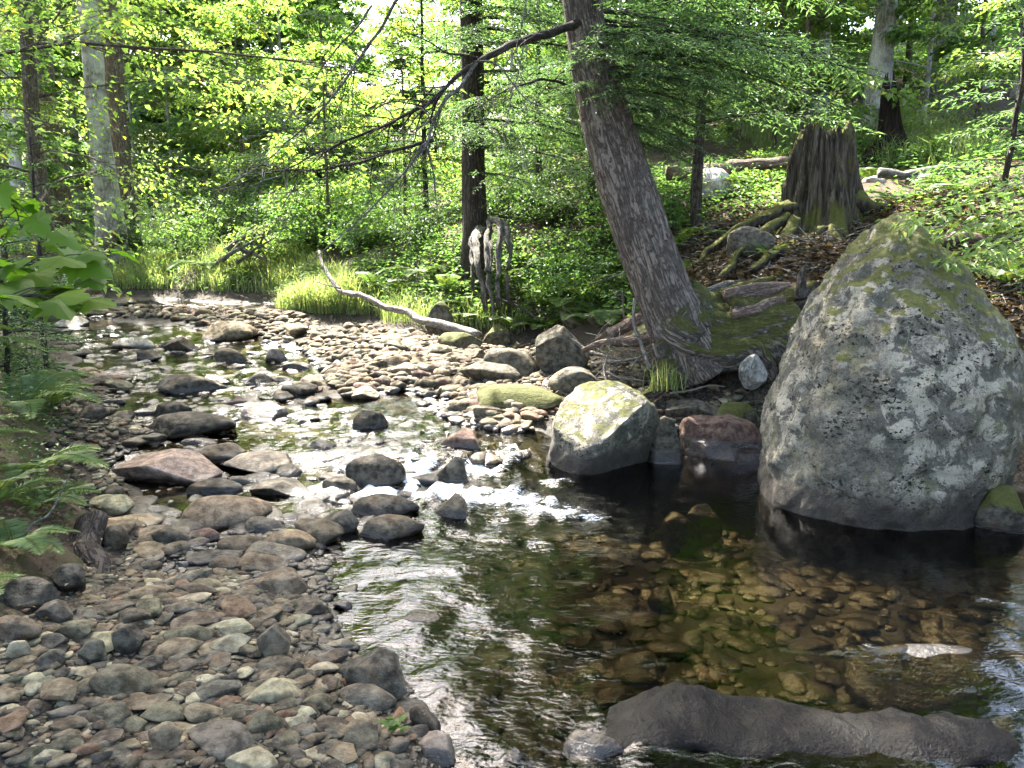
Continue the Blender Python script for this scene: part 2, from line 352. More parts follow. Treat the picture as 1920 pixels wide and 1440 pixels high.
def axis(lo, hi, d, far, gr=1.13):
    a = list(np.arange(lo, hi+1e-6, d)); s = d; L = []
    x = hi
    while x < far: s *= gr; x += s; L.append(x)
    s = d; x = lo; K = []
    while x > -far: s *= gr; x -= s; K.append(x)
    return np.array(K[::-1]+a+L)
def grid_mesh(xs, ys, Z, keep=None, col=None):
    nx, ny = len(xs), len(ys); X, Y = np.meshgrid(xs, ys)
    V = np.stack([X, Y, Z], -1).reshape(-1, 3)
    j, i = np.meshgrid(np.arange(ny-1), np.arange(nx-1), indexing='ij')
    Q = np.stack([j*nx+i, j*nx+i+1, (j+1)*nx+i+1, (j+1)*nx+i], -1)
    if keep is not None:
        kk = keep[:-1, :-1] | keep[1:, :-1] | keep[:-1, 1:] | keep[1:, 1:]; Q = Q[kk]
    Q = Q.reshape(-1, 4); used = np.zeros(len(V), bool); used[Q.ravel()] = True; re = np.cumsum(used)-1
    m = MB(); m.add(V[used], None, re[Q], None, col.reshape(-1, 3)[used]); return m
xs = axis(-7.5, 6.5, .06, 170); ys = axis(.6, 15, .06, 170)
GX, GY = np.meshgrid(xs, ys); GZ = H(GX, GY)
rel = GZ-wl(GY)
# shade.x = 1 on stream gravel, 0 on the wooded bank
gc = np.stack([1-sstep(.14, .34, rel+.05*fbm(np.stack([GX, GY, 0*GX], -1).reshape(-1, 3)*2, 3, 2).reshape(GX.shape)), rel, 0*rel], -1)
gc[..., 0] *= (GY < 16)
gc[..., 0] *= 1-sstep(-1.55, -1.85, GX)*sstep(2.4, 2.7, GY)*sstep(4.3, 4.0, GY)
def ground_mat():
    k = NT('forest floor'); p = k.geo('Position'); s = k.sep(k.attr('shade'))
    n1 = k.noise(p, 3, 6, .65); n2 = k.noise(p, 30, 5, .7); n3 = k.noise(p, 130, 3, .7)
    soil = k.mix(n2, (.022, .015, .01), (.085, .055, .034))
    soil = k.mix(k.math('MULTIPLY', k.step(n1, .48, .6), .7), soil, k.mix(n3, (.04, .025, .015), (.1, .062, .036)))
    mo = k.math('MULTIPLY', k.step(k.math('ADD', k.noise(p, 1.7, 5, .65), k.math('MULTIPLY', n2, .25)), .6, .72), .9)
    soil = k.mix(mo, soil, k.mix(n3, (.022, .03, .007), (.085, .09, .02)))
    v = k.voro(p, 55, 'F1', 'Color'); vd = k.voro(p, 55)
    g = k.mix(k.sep(v)[0], (.02, .015, .01), (.09, .068, .045)); g = k.mix(k.step(vd, .35, .75), g, (.01, .008, .006))
    w = wetness(k, .02)
    g = k.mix(k.math('MULTIPLY', w, .88), g, k.mix(n2, (.008, .007, .004), (.03, .024, .012)))
    c = k.mix(s[0], soil, g)
    h = k.math('ADD', k.math('MULTIPLY', n2, .6), k.math('MULTIPLY', n3, .4))
    return k.done(k.pbr(c, k.math('SUBTRACT', .92, k.math('MULTIPLY', w, .4)), k.bump(h, .8, .03), .3))
tag(grid_mesh(xs, ys, GZ, None, gc).build('ground', ground_mat()), kind='structure')
# ------------------------------------------------------------------ water
wx = np.arange(-8.2, 4.2, .03)
wy = [.9]
while wy[-1] < 15.5: wy.append(wy[-1]+.006*max(wy[-1], 2.2))
wy = np.array(wy); WX, WY = np.meshgrid(wx, wy); G = H(WX, WY, False); base = wl(WY)*(1-sstep(.15, .4, WX)*sstep(6.2, 5.8, WY))
keep = G < base+.05
q = np.stack([WX, WY, 0*WX], -1).reshape(-1, 3)
def blob(px, py, rx, ry, rot=0):
    c = onw(px, py); dx = WX-c[0]; dy = WY-c[1]; a, b = math.cos(rot), math.sin(rot)
    u = (dx*a+dy*b)/rx; v = (-dx*b+dy*a)/ry
    return np.exp(-(u*u+v*v))
foam = 0*WX; rough = 0*WX  # foam mask: real white water, plus painted sheen and reflections
for px, py, rx, ry, ro, s in [(690, 922, .26, .10, 0, 1.5), (790, 925, .26, .12, -.05, 1.6), (740, 900, .12, .12, 0, .9), (905, 926, .3, .10, -.1, 1.0), (1000, 950, .26, .13, -.5, .62), (1080, 970, .2, .12, -.6, .36), (795, 885, .07, .2, 0, 1.3), (770, 870, .06, .16, 0, .9), (640, 905, .12, .08, .2, .9), (905, 880, .16, .14, -.3, .7), (970, 850, .12, .10, 0, .5),
                              (640, 880, .09, .1, .3, .5), (570, 800, .26, .07, -.2, .45), (690, 815, .22, .05, -.3, .4), (520, 750, .3, .06, -.3, .22), (450, 712, .3, .1, 0, .15), (600, 740, .25, .07, -.2, .22), (740, 790, .2, .08, 0, .35), (330, 690, .4, .2, 0, .3), (820, 810, .2, .08, 0, .35), (1040, 905, .2, .1, 0, .3),  # upper riffle: whitish sheen painted in along with the foam streaks
                              (1650, 1215, .2, .022, .1, .42), (1830, 1310, .2, .016, -.5, .34), (1900, 1345, .1, .02, -.7, .35), (1880, 1130, .12, .02, -.5, .35), (1500, 1347, .16, .008, 0, .4)]:  # thin streaks on the pool: white reflections painted in foam colour
    foam += s*blob(px, py, rx, ry, ro)
for px, py, rx, ry, s in [(800, 930, 1.0, .35, 1), (600, 800, 1.6, .7, .6), (450, 700, 1.6, .9, .5), (850, 860, .8, .4, 1), (950, 1000, .7, .4, .7), (850, 1150, .6, .7, .42), (950, 1350, .6, .5, .4), (1750, 1250, .5, .25, .55), (1300, 1430, .8, .15, .6), (250, 640, 2.2, 1.5, .5)]:
    rough += s*blob(px, py, rx, ry)
rough = np.clip(rough, 0, 1)
foam *= 1.25+.9*fbm(q*np.array([9, 14, 1]), 4, 21, .7).reshape(WX.shape)
foam = np.clip(foam, 0, 1)
rip = fbm(q*np.array([5, 3.2, 1]), 3, 11).reshape(WX.shape); rip2 = fbm(q*np.array([14, 10, 1]), 3, 13).reshape(WX.shape)
# arcs of slower eddies in the pool
ctr = onw(1500, 1350); rad = np.hypot((WX-ctr[0]), (WY-ctr[1])*1.3)
eddy = .0016*np.sin(rad*34+2*rip)*np.exp(-((rad-.75)/.45)**2)
WZ = base+rip*(.002+.016*rough)+rip2*(.0009+.007*rough)+eddy+foam*.03*(.4+rip2)
def water_mat():
    k = NT('stream water'); s = k.sep(k.attr('shade')); p = k.geo('Position')
    b1 = k.noise(k.scale(p, (.6, 1.25, 1)), 15, 2, .5, 1.0); b2 = k.noise(k.scale(p, (.7, 1.2, 1)), 42, 2, .5, .6)
    hh = k.math('ADD', k.math('MULTIPLY', b1, .7), k.math('MULTIPLY', b2, .3))
    nr = k.bump(hh, k.math('ADD', .10, k.math('MULTIPLY', s[1], .6)), .02)
    fr = k.n('ShaderNodeFresnel'); fr.inputs['IOR'].default_value = 1.33; k.l(nr, fr.inputs['Normal'])
    tr = k.n('ShaderNodeBsdfTransparent'); tr.inputs[0].default_value = (.42, .375, .265, 1)
    gl = k.n('ShaderNodeBsdfGlossy'); gl.inputs['Roughness'].default_value = .0; gl.inputs[0].default_value = (1, 1, 1, 1); k.l(nr, gl.inputs['Normal'])
    mx = k.n('ShaderNodeMixShader'); k.l(k.math('MULTIPLY', fr.outputs[0], 1.0, clamp=True), mx.inputs[0]); k.l(tr.outputs[0], mx.inputs[1]); k.l(gl.outputs[0], mx.inputs[2])
    wh = k.n('ShaderNodeBsdfDiffuse'); wh.inputs[0].default_value = (.8, .83, .85, 1)
    st = k.noise(k.scale(p, (22, 60, 22)), 1.0, 5, .75, 1.2); st2 = k.noise(p, 120, 4, .8)
    fm = k.math('MULTIPLY', k.step(k.math('ADD', k.math('MULTIPLY', s[0], 1.05), k.math('ADD', k.math('MULTIPLY', k.math('SUBTRACT', st, .5), 2.4), k.math('MULTIPLY', k.math('SUBTRACT', st2, .5), 1.4))), .55, 1.15), .9)
    fm = k.math('MULTIPLY', fm, k.step(s[0], .05, .3))
    m2 = k.n('ShaderNodeMixShader'); k.l(fm, m2.inputs[0]); k.l(mx.outputs[0], m2.inputs[1]); k.l(wh.outputs[0], m2.inputs[2])
    return k.done(m2.outputs[0])
tag(grid_mesh(wx, wy, WZ, keep, np.stack([foam, rough, 0*foam], -1)).build('water', water_mat()), kind='structure')
# ------------------------------------------------------------------ stones
def ico(sub):
    bm = bmesh.new(); bmesh.ops.create_icosphere(bm, subdivisions=sub, radius=1); bm.verts.ensure_lookup_table()
    V = np.array([v.co[:] for v in bm.verts]); T = np.array([[v.index for v in f.verts] for f in bm.faces]); bm.free(); return V, T
ICO = {s: ico(s) for s in (1, 2, 3, 4, 5)}
def rock_shape(seed, sub=4, cuts=7, ang=.8, bump=.12):
    V, T = ICO[sub]; rs = np.random.RandomState(seed); P = V.copy()
    P = P*(1+.22*fbm(P*.9+seed*3.1, 2, seed)[:, None])
    for _ in range(cuts):
        n = unit(rs.normal(size=3)*np.array([1, 1, .8])); d = rs.uniform(.5, .88); e = P@n-d
        P = P-np.where(e > 0, e*ang, 0)[:, None]*n
    P = P*(1+bump*.5*fbm(P*3.3+seed, 4, seed+5)[:, None])
    lo, hi = P.min(0), P.max(0)
    return (P-(lo+hi)/2)/(hi-lo), T
PAL = dict(tan=(.13, .094, .05), brown=(.056, .038, .021), grey=(.066, .056, .04), olive=(.06, .054, .026), rusty=(.11, .05, .022), dark=(.02, .016, .011), cream=(.28, .245, .15), pinkish=(.235, .185, .14), reddish=(.085, .036, .028), pale=(.45, .4, .33), orange=(.36, .16, .07))
ROUND, SLAB = [], []
for i in range(10):
    P, T = rock_shape(100+i, 4, 5, .75, .05); m = MB(); m.add(P, T); ROUND.append(m.mesh('stone'))
    P, T = rock_shape(200+i, 4, 11, .97, .08); m = MB(); m.add(P, T); SLAB.append(m.mesh('stone'))
    ROUND[-1].materials.append(M['stone']); SLAB[-1].materials.append(M['stone'])
STONES = []
def put_stone(c, a, b, h, col, yaw, shape, label=None, group=None, tilt=(0, 0), mossy=False, jit=.12):
    me = (SLAB if shape == 'slab' or rnd.random() < .3 else ROUND)[rnd.randrange(10)]
    o = bpy.data.objects.new('stone', me); COL.objects.link(o)
    if mossy: o.material_slots[0].link = 'OBJECT'; o.material_slots[0].material = M['stone_mossy']
    o.location = tuple(c); o.scale = (a, b, h); o.rotation_euler = (tilt[0], tilt[1], yaw)
    f = rnd.uniform(1-jit, 1+jit); cc = PAL[col] if isinstance(col, str) else col
    o.color = tuple(min(1, x*f*rnd.uniform(.95, 1.05)) for x in cc)+(1,)
    tag(o, label, 'stone', group); STONES.append((o, c, a, col, shape)); return o
def hero(px, py, w, h, col, label, shape='round', yaw=None, tilt=(0, 0), depth=.72, mossy=False, sink=.25, group=None):
    P, t = hit(px, py+h/2); W = w/F*t; hw = h/F*t; d = ray(px, py); sp = -d[2]/np.linalg.norm(d); cpv = math.sqrt(1-sp*sp)
    b = W*depth; hh = max(.22*W, (hw-b*sp*.55)/cpv); top = P[2]+hh*1.08+.006
    g = h1(P[0], P[1]+b/2); bot = min(g, P[2])-sink*hh
    c = (P[0], P[1]+b*.42, (top+bot)/2)
    return put_stone(c, W*1.06, b, top-bot, col, rnd.uniform(-.25, .25) if yaw is None else yaw, shape, label, group, tilt, mossy, .05)
HERO = [
 (40, 1120, 96, 54, 'dark', 'dark rock jutting from the left dirt bank', 'slab', .3),
 (112, 1088, 74, 46, 'dark', 'dark rock beside the mossy root stub', 'slab', -.2),
 (18, 1182, 84, 46, 'brown', 'brown rock at the left edge under the dirt bank', 'round', 0),
 (95, 1150, 64, 36, 'grey', 'grey rock at the foot of the left dirt bank', 'slab', .1),
 (298, 882, 195, 58, (.34, .25, .2), 'broad pale pinkish flat boulder with a white mineral rim in the shallows', 'round', .05),
 (470, 878, 138, 38, (.33, .26, .2), 'pale flat stone just right of the broad pinkish boulder', 'slab', 0),
 (405, 965, 165, 66, (.19, .135, .08), 'long brown oval stone in front of the broad pinkish boulder', 'round', .15),
 (730, 992, 118, 46, 'brown', 'brown oval stone leaning out over the pool below the white water', 'round', 0),
 (842, 952, 92, 44, (.1, .07, .045), 'blocky brown stone with a rusty top edge at the foot of the white water', 'slab', -.3),
 (535, 1020, 98, 48, 'tan', 'smooth brown stone leaning against a longer tilted one', 'round', .1),
 (590, 1002, 105, 48, 'brown', 'long tilted brown stone behind the smooth brown one', 'round', -.5),
 (318, 1012, 72, 38, 'dark', 'dark grey rounded stone before the long brown oval stone', 'round', 0),
 (634, 982, 68, 42, 'dark', 'dark wet rounded stone left of the brown stone over the pool', 'round', 0),
 (515, 1097, 104, 50, 'tan', 'angular flat topped brown stone at the head of the gravel bar', 'slab', .2),
 (212, 1012, 50, 48, 'brown', 'small round brown stone beside the bank fern', 'round', 0),
 (700, 886, 108, 60, 'dark', 'black wet pointed rock left of the little waterfall', 'slab', .2),
 (846, 886, 72, 50, 'dark', 'black wet rock right of the little waterfall', 'slab', -.2),
 (635, 912, 62, 34, 'dark', 'low black wet rock at the left edge of the foam', 'round', 0),
 (715, 960, 130, 28, 'dark', 'black ledge slab between the foam and the brown pool stone', 'slab', -.1),
 (520, 928, 110, 18, 'dark', 'thin dark slab just breaking the water below the pale flat stone', 'slab', 0),
 (395, 918, 98, 26, 'dark', 'dark splinter of slate in front of the two pale flat stones', 'slab', .25),
 (345, 806, 165, 40, 'dark', 'long dark slab sloping into the stream from the left bank', 'slab', -.2),
 (402, 851, 96, 34, 'brown', 'dark domed stone behind the pair of pale flat stones', 'round', 0),
 (318, 772, 68, 32, 'dark', 'dark blocky stone at the left edge of the riffle', 'slab', -.1),
 (342, 727, 122, 24, 'dark', 'long low dark slab lying across the upper riffle', 'slab', -.05),
 (475, 713, 58, 22, 'dark', 'small dark wedge of rock in mid stream', 'slab', .2),
 (440, 754, 48, 17, 'reddish', 'small dark red stone alone in the riffle', 'round', 0),
 (490, 774, 88, 28, 'pale', 'pale wet slab with a dark broken end in mid stream', 'slab', .1),
 (692, 787, 64, 40, 'dark', 'dark tilted shard of layered rock at the gravel bar edge', 'slab', .6, (0, -.5)),
 (860, 827, 92, 42, 'reddish', 'dark red wet rock upstream of the little waterfall', 'slab', -.2),
 (515, 667, 42, 24, 'pinkish', 'pink round stone in the upper stream', 'round', 0),
 (430, 667, 62, 26, 'brown', 'dark brown stone in the upper stream beside the pink one', 'round', 0),
 (335, 646, 60, 26, 'brown', 'tilted pinkish brown slab standing in the far shallows', 'slab', .3),
 (420, 622, 98, 36, 'tan', 'large tan boulder on the far edge of the gravel', 'round', .1),
 (242, 646, 84, 20, 'pale', 'flat sun bleached stone in the far shallows', 'round', 0),
 (120, 604, 66, 18, 'pale', 'low white stone at the far left of the stream', 'round', 0),
 (172, 567, 30, 18, 'pale', 'bright white round stone under the driftwood root', 'round', 0),
 (100, 572, 50, 22, 'pinkish', 'pinkish slab at the far left water edge', 'slab', 0),
 (570, 796, 32, 14, 'dark', 'tiny black rock poking from the riffle', 'slab', 0),
 (600, 838, 60, 14, 'dark', 'low dark rock awash above the drop', 'round', 0),
 (220, 1287, 118, 60, 'olive', 'large olive brown domed stone on the near gravel', 'round', .1),
 (505, 1306, 98, 52, 'cream', 'cream coloured knobbly stone on the near gravel', 'round', -.1),
 (421, 1213, 78, 34, 'cream', 'pale wedge shaped stone lying flat on the gravel', 'slab', .2),
 (510, 1208, 60, 58, 'grey', 'upright grey rounded stone beside the pale wedge', 'slab', .3),
 (232, 1202, 66, 48, 'dark', 'dark charcoal stone in the middle of the gravel', 'slab', 0),
 (692, 1267, 145, 78, 'dark', 'big dark layered boulder at the pool edge of the gravel', 'slab', -.15),
 (685, 1314, 104, 44, 'grey', 'smooth grey oval stone in front of the dark layered boulder', 'round', .05),
 (590, 1322, 62, 32, 'olive', 'small olive stone between the cream and the grey oval', 'round', 0),
 (485, 1367, 84, 52, 'olive', 'grey green rounded stone in front of the cream knobbly one', 'round', .2),
 (615, 1374, 86, 38, 'brown', 'flat brown stone with rusty streaks below the grey oval', 'slab', 0),
 (678, 1393, 82, 62, 'tan', 'long pale slab tipped up diagonally on the gravel', 'slab', .75),
 (748, 1351, 32, 36, 'orange', 'small orange and white stone beside a green sprig', 'round', 0),
 (796, 1357, 60, 48, 'brown', 'smooth dark brown stone at the near water edge', 'round', -.6),
 (806, 1412, 108, 58, 'pinkish', 'blocky pinkish brown stone at the near pool corner', 'slab', -.3),
 (395, 1402, 135, 62, 'grey', 'long smooth grey stone in front of the grey green one', 'round', -.35),
 (306, 1392, 58, 56, 'tan', 'tan angular stone leaning on the long smooth grey one', 'slab', .4),
 (186, 1358, 92, 48, 'olive', 'flat olive tan stone in front of the olive domed one', 'slab', .3),
 (298, 1346, 86, 32, 'olive', 'thin dark olive stone right of the flat olive tan one', 'round', 0),
 (215, 1427, 68, 34, 'grey', 'bluish grey egg shaped stone at the near edge', 'round', 0),
 (132, 1183, 68, 30, 'olive', 'pale olive oval stone under the dirt bank', 'round', 0),
 (30, 1226, 44, 40, 'cream', 'pale grey stone wedged at the left under the dirt bank', 'round', .4),
 (78, 1250, 62, 40, 'dark', 'dark wet stone half buried at the left of the gravel', 'slab', 0),
 (166, 1232, 52, 46, 'grey', 'grey rounded stone behind the olive domed one', 'round', 0),
 (64, 1286, 68, 32, 'cream', 'cream flat stone at the left of the near gravel', 'round', 0),
 (580, 1426, 72, 34, 'cream', 'pale rounded stone at the bottom of the near gravel', 'round', 0),
 (720, 1432, 58, 30, 'tan', 'light tan stone at the bottom beside the pinkish block', 'round', 0),
 (50, 1426, 90, 36, 'olive', 'wide olive stone in the near left corner', 'round', 0),
 (518, 1258, 84, 28, 'brown', 'long thin brown stone above the cream knobbly one', 'slab', .1),
 (150, 1268, 56, 22, 'cream', 'small cream oval stone left of the olive domed one', 'round', 0),
 (640, 1138, 34, 16, 'dark', 'small black stone alone in the pool shallows', 'round', 0),
 (1130, 1412, 150, 62, 'brown', 'wet brown boulder at the foot of the long flat rock', 'round', -.2),
 (970, 1422, 60, 26, 'dark', 'small black wet shard in the near water', 'slab', .5),
 (1075, 716, 90, 52, 'grey', 'rounded grey boulder behind the moss capped one', 'round', 0),
 (1052, 658, 104, 84, 'grey', 'big faceted grey boulder under the debris at the bank', 'slab', .3),
 (960, 682, 104, 54, 'grey', 'grey boulder left of the big faceted one', 'round', 0),
 (922, 702, 118, 44, 'grey', 'long low grey boulder at the top of the gravel', 'round', -.05),
 (1135, 602, 62, 36, 'olive', 'smooth olive boulder tucked in the bank above the debris', 'round', 0),
 (1166, 558, 42, 30, 'olive', 'small boulder high on the bank left of the leaning trunk', 'round', 0),
 (1310, 772, 120, 42, 'grey', 'grey slab behind the rusty block below the roots', 'slab', .1),
 (1415, 464, 92, 66, 'grey', 'round pale grey boulder under the big stump', 'round', 0),
 (1350, 346, 78, 50, (.78, .75, .68), 'bright white sunlit boulder beside the thin dark trunk', 'slab', .2),  # colour lightened to imitate sunlight that barely reaches it
 (1645, 346, 42, 26, 'pale', 'small pale stone on the slope right of the big stump', 'slab', 0),
 (1252, 822, 66, 74, 'dark', 'dark stone between the moss capped boulder and the rusty block', 'round', 0),
]
for hrow in HERO:
    px, py, w, h, col, lab, shp, yaw = hrow[:8]
    hero(px, py, w, h, col, lab, shp, yaw, hrow[8] if len(hrow) > 8 else (0, 0))
for px, py, w, h, col, lab in [(977, 746, 165, 50, 'olive', 'long low boulder thickly covered in yellow green moss'), (1085, 592, 66, 46, 'olive', 'mossy upright boulder at the foot of the fern bank'), (932, 632, 54, 42, 'olive', 'small green mossy boulder beside the end of the bleached pole'),
                               (862, 642, 84, 34, 'olive', 'flat dark mossy boulder under the end of the bleached pole'), (1396, 784, 96, 54, 'olive', 'green mossy boulder against the left side of the huge boulder'), (822, 600, 50, 60, 'grey', 'squarish boulder in the undercut bank behind the bleached pole'), (1890, 960, 90, 80, 'dark', 'dark mossy boulder behind the right side of the huge boulder')]:
    hero(px, py, w, h, col, lab, 'round', None, (0, 0), .72, True)
NHERO = len(STONES)
# rocks lying at or under the surface of the pool
def sunk(px, py, w, d, top, col, label, shape='slab', yaw=0, tilt=(0, 0)):
    c = flat(px, py, top); t = c[1]; g = h1(c[0], c[1]); W = w/F*math.hypot(t, CAMZ)
    b = min(g, top-.1)-.05
    return put_stone((c[0], c[1], (top+b)/2), W, d, top-b, col, yaw, shape, label, None, tilt)
sunk(805, 1150, 130, .2, .012, 'brown', 'brown rock just breaking the glittering pool surface', 'round')
sunk(1770, 1215, 330, .34, .012, 'dark', 'wide dark rock barely under the pool surface below the huge boulder', 'round', -.05)
for px, py, w, col, lab in [(1200, 1225, 95, 'olive', 'big mottled olive stone on the clear pool bed'), (1105, 1188, 60, 'tan', 'speckled tan stone on the pool bed at the edge of the glitter'), (1325, 1258, 44, 'orange', 'small orange stone on the pool bed'), (1300, 1190, 60, 'olive', 'ochre stone in the middle of the pool bed'), (1165, 1290, 110, 'brown', 'long brown stone on the pool bed behind the flat rock'), (1240, 1105, 50, 'rusty', 'rusty stone far out on the pool bed')]:
    sunk(px, py, w, .13, -.13, col, lab, 'round')
for px, py, w in [(1285, 905, 80), (1320, 945, 70), (1275, 960, 70)]: sunk(px, py, w, .2, -.08, 'dark', {905: 'added drowned dark rock against the foot of the rusty block', 945: 'added drowned dark rock in the gap left of the huge boulder', 960: 'added drowned dark rock in front of the moss capped boulder'}[py], 'round')  # rocks added to break up a sun patch on the pool bed
# ------------------------------------------------------------------ the cobbles of the bars
def inside(poly, x, y):
    poly = np.array(poly, float); c = np.zeros(np.shape(x), bool); j = len(poly)-1
    for i in range(len(poly)):
        xi, yi = poly[i]; xj, yj = poly[j]
        c ^= ((yi > y) != (yj > y)) & (x < (xj-xi)*(y-yi)/(yj-yi+1e-12)+xi); j = i
    return c
OCC = [(s[1][0], s[1][1], s[2]*.5) for s in STONES]
def spots(poly, n, lo, hi, rs, pack=.78, pw=1.0, tries=60):
    """dart throwing in the plane over a patch of ground, largest first"""
    poly = np.array(poly, float); C = np.array([hit(*p)[0] for p in poly]); x0, y0 = C[:, :2].min(0); x1, y1 = C[:, :2].max(0)
    N = n*tries; X = rs.uniform(x0, x1, N); Y = rs.uniform(y0, y1, N); Z = np.maximum(H(X, Y, False), wl(Y)); u, v, _ = proj(np.stack([X, Y, Z], -1))
    ok = inside(poly, u, v); X, Y, Z = X[ok], Y[ok], Z[ok]
    sz = lo*(hi/lo)**(rs.uniform(0, 1, n)**pw); sz = np.sort(sz)[::-1]; out = []; k = 0
    occ = np.array(OCC) if OCC else np.zeros((0, 3))
    for s in sz:
        for _ in range(tries):
            if k >= len(X): return out
            x, y, z = X[k], Y[k], Z[k]; k += 1
            if len(occ) and (np.hypot(occ[:, 0]-x, occ[:, 1]-y) < (occ[:, 2]+s*.5)*pack).any(): continue
            out.append((x, y, s)); OCC.append((x, y, s*.5)); occ = np.array(OCC); break
    return out
RS = np.random.RandomState(3)
BAR = [(560, 640), (600, 618), (700, 612), (840, 640), (890, 655), (960, 720), (1015, 790), (990, 815), (880, 800), (800, 770), (650, 745), (600, 690)]
FARBAR = [(70, 590), (150, 560), (330, 568), (440, 578), (560, 588), (620, 625), (570, 650), (430, 620), (300, 596), (180, 596)]
LEFTB = [(105, 700), (200, 715), (330, 770), (280, 830), (210, 870), (230, 910), (270, 990), (180, 1000), (90, 850), (80, 760)]
MIDB = [(270, 980), (380, 1000), (490, 985), (640, 1000), (660, 1050), (590, 1070), (420, 1050), (240, 1085), (200, 1030)]
NEAR = [(0, 1270), (120, 1120), (330, 1090), (560, 1110), (640, 1210), (790, 1320), (860, 1440), (0, 1440)]
FARWATER = [(110, 620), (250, 625), (480, 640), (560, 690), (600, 760), (560, 830), (420, 850), (330, 740), (140, 680)]
sc = []
mixA = ['tan']*6+['brown']*4+['pinkish']+['grey']*2+['olive', 'olive', 'cream', 'rusty', 'reddish']
mixB = ['grey']*2+['olive']*3+['brown']*5+['tan']*2+['cream', 'dark', 'dark', 'rusty']
for poly, n, lo, hi, mixn, place, grp in [(BAR, 80, .10, .27, mixA, 'on the sunlit gravel bar', 'cobbles on the sunlit gravel bar'), (FARBAR, 30, .16, .36, mixA, 'on the far strip of gravel by the grass', 'cobbles on the far gravel'),
                                      (LEFTB, 26, .09, .24, mixB, 'along the left water edge', 'cobbles along the left water edge'), (MIDB, 12, .06, .15, mixB, 'in the shallow stone dam beside the pool', 'cobbles of the stone dam'),
                                      (FARWATER, 10, .14, .32, ['dark', 'brown', 'grey'], 'standing in the riffle', 'stones standing in the riffle')]:
    for x, y, s in spots(poly, n, lo, hi, RS, .74, 1.3):
        g = max(h1(x, y), float(wl(y))-.03); hh = s*rnd.uniform(.34, .55); col = rnd.choice(mixn); sh = 'round' if rnd.random() < .7 else 'slab'
        lift = rnd.uniform(-.05, .25)*hh
        o = put_stone((x, y, g+hh*.22+lift), s*rnd.uniform(.95, 1.25), s*rnd.uniform(.65, .85), hh, col, rnd.uniform(-.6, .6), sh, None, grp, (rnd.uniform(-.15, .25), rnd.uniform(-.2, .2)))
        sc.append((o, s, col, sh, place, x, y))
nearset = []
for x, y, s in spots(NEAR, 74, .06, .15, RS, .7, 1.1):
    g = h1(x, y); hh = s*rnd.uniform(.2, .42); col = rnd.choice(mixB+['cream', 'tan', 'cream']); sh = 'round' if rnd.random() < .3 else 'slab'
    o = put_stone((x, y, g+hh*.3), s*rnd.uniform(1, 1.35), s*rnd.uniform(.65, .85), hh, col, rnd.uniform(-.9, .9), sh, None, 'cobbles on the near gravel', (rnd.uniform(-.15, .2), rnd.uniform(-.2, .2)))
    sc.append((o, s, col, sh, 'on the near gravel', x, y))
# one mass each: the small pebbles between them, and the drowned stones of the stream bed
LOW = [rock_shape(300+i, 2, 4 if i % 2 else 9, .75 if i % 2 else .95, .0) for i in range(16)]
MIDS = [rock_shape(400+i, 3, 6, .85, .06) for i in range(10)]
def pebble_mass(name, X, Y, Z, S_, pal, rs, shapes=LOW, flatn=(.2, .48), up=.22):
    m = MB(); names = list(pal)
    for x, y, z, s in zip(X, Y, Z, S_):
        P, T = shapes[rs.randint(len(shapes))]; a = rs.uniform(0, 6.28); hh = s*rs.uniform(*flatn)
        Q = P*np.array([s*rs.uniform(.95, 1.4), s*rs.uniform(.65, .95), hh]); ca, sa = math.cos(a), math.sin(a)
        tx = rs.uniform(-.2, .2); Q = np.stack([Q[:, 0]*ca-Q[:, 1]*sa, Q[:, 0]*sa+Q[:, 1]*ca, Q[:, 2]+tx*Q[:, 0]], -1)+np.array([x, y, z+hh*up])
        c = np.array(PAL[names[rs.randint(len(names))]])*rs.uniform(.75, 1.25)
        m.add(Q, T, None, None, c)
    return tag(m.build(name, M['pebble']), kind='stuff')
def field(poly, n, lo, hi, rs, pw=1.6, water=True):
    C = np.array([hit(*p, water)[0] for p in poly]); x0, y0 = C[:, :2].min(0); x1, y1 = C[:, :2].max(0)
    X = rs.uniform(x0, x1, n*6); Y = rs.uniform(y0, y1, n*6); Z = H(X, Y); Zt = np.maximum(Z, wl(Y)) if water else Z
    u, v, _ = proj(np.stack([X, Y, Zt], -1)); ok = inside(np.array(poly, float), u, v); X, Y, Z = X[ok][:n], Y[ok][:n], Z[ok][:n]
    return X, Y, Z, lo*(hi/lo)**(rs.uniform(0, 1, len(X))**pw)
def cat(*a): return [np.concatenate(z) for z in zip(*a)]
NEARX = [(0, 1270), (120, 1120), (330, 1070), (600, 1075), (730, 1190), (860, 1310), (920, 1440), (0, 1440)]
F1 = field(NEARX, 5600, .012, .07, RS, 1.9); F2 = field(BAR, 1900, .05, .17, RS, 1.1); F3 = field(FARBAR, 1100, .07, .16, RS, 1.2); F4 = field(LEFTB, 2200, .018, .09, RS, 1.4)
F5 = field(MIDB+[(150, 1130)], 1500, .015, .07, RS, 1.4); F6 = field([(0, 1180), (150, 1060), (330, 1080), (500, 1090), (600, 1110), (600, 1130), (300, 1130), (0, 1300)], 1300, .014, .05, RS, 1.4)
F7 = field([(880, 640), (1000, 640), (1240, 680), (1420, 740), (1440, 800), (1260, 800), (1010, 800)], 900, .03, .11, RS, 1.4)
sel_ = np.nonzero(F1[2] > -.03-.07*RS.rand(len(F1[2]))**2)[0]; F1 = [a[sel_] for a in F1]
pebble_mass('pebbles', *cat(F1, F4, F5, F6), mixB+['tan', 'cream'], RS)
F8 = field([(110, 700), (350, 690), (560, 720), (640, 760), (1000, 830), (960, 900), (660, 1010), (600, 1060), (260, 1080), (180, 960), (210, 860), (330, 780)], 900, .06, .24, RS, 1.5)
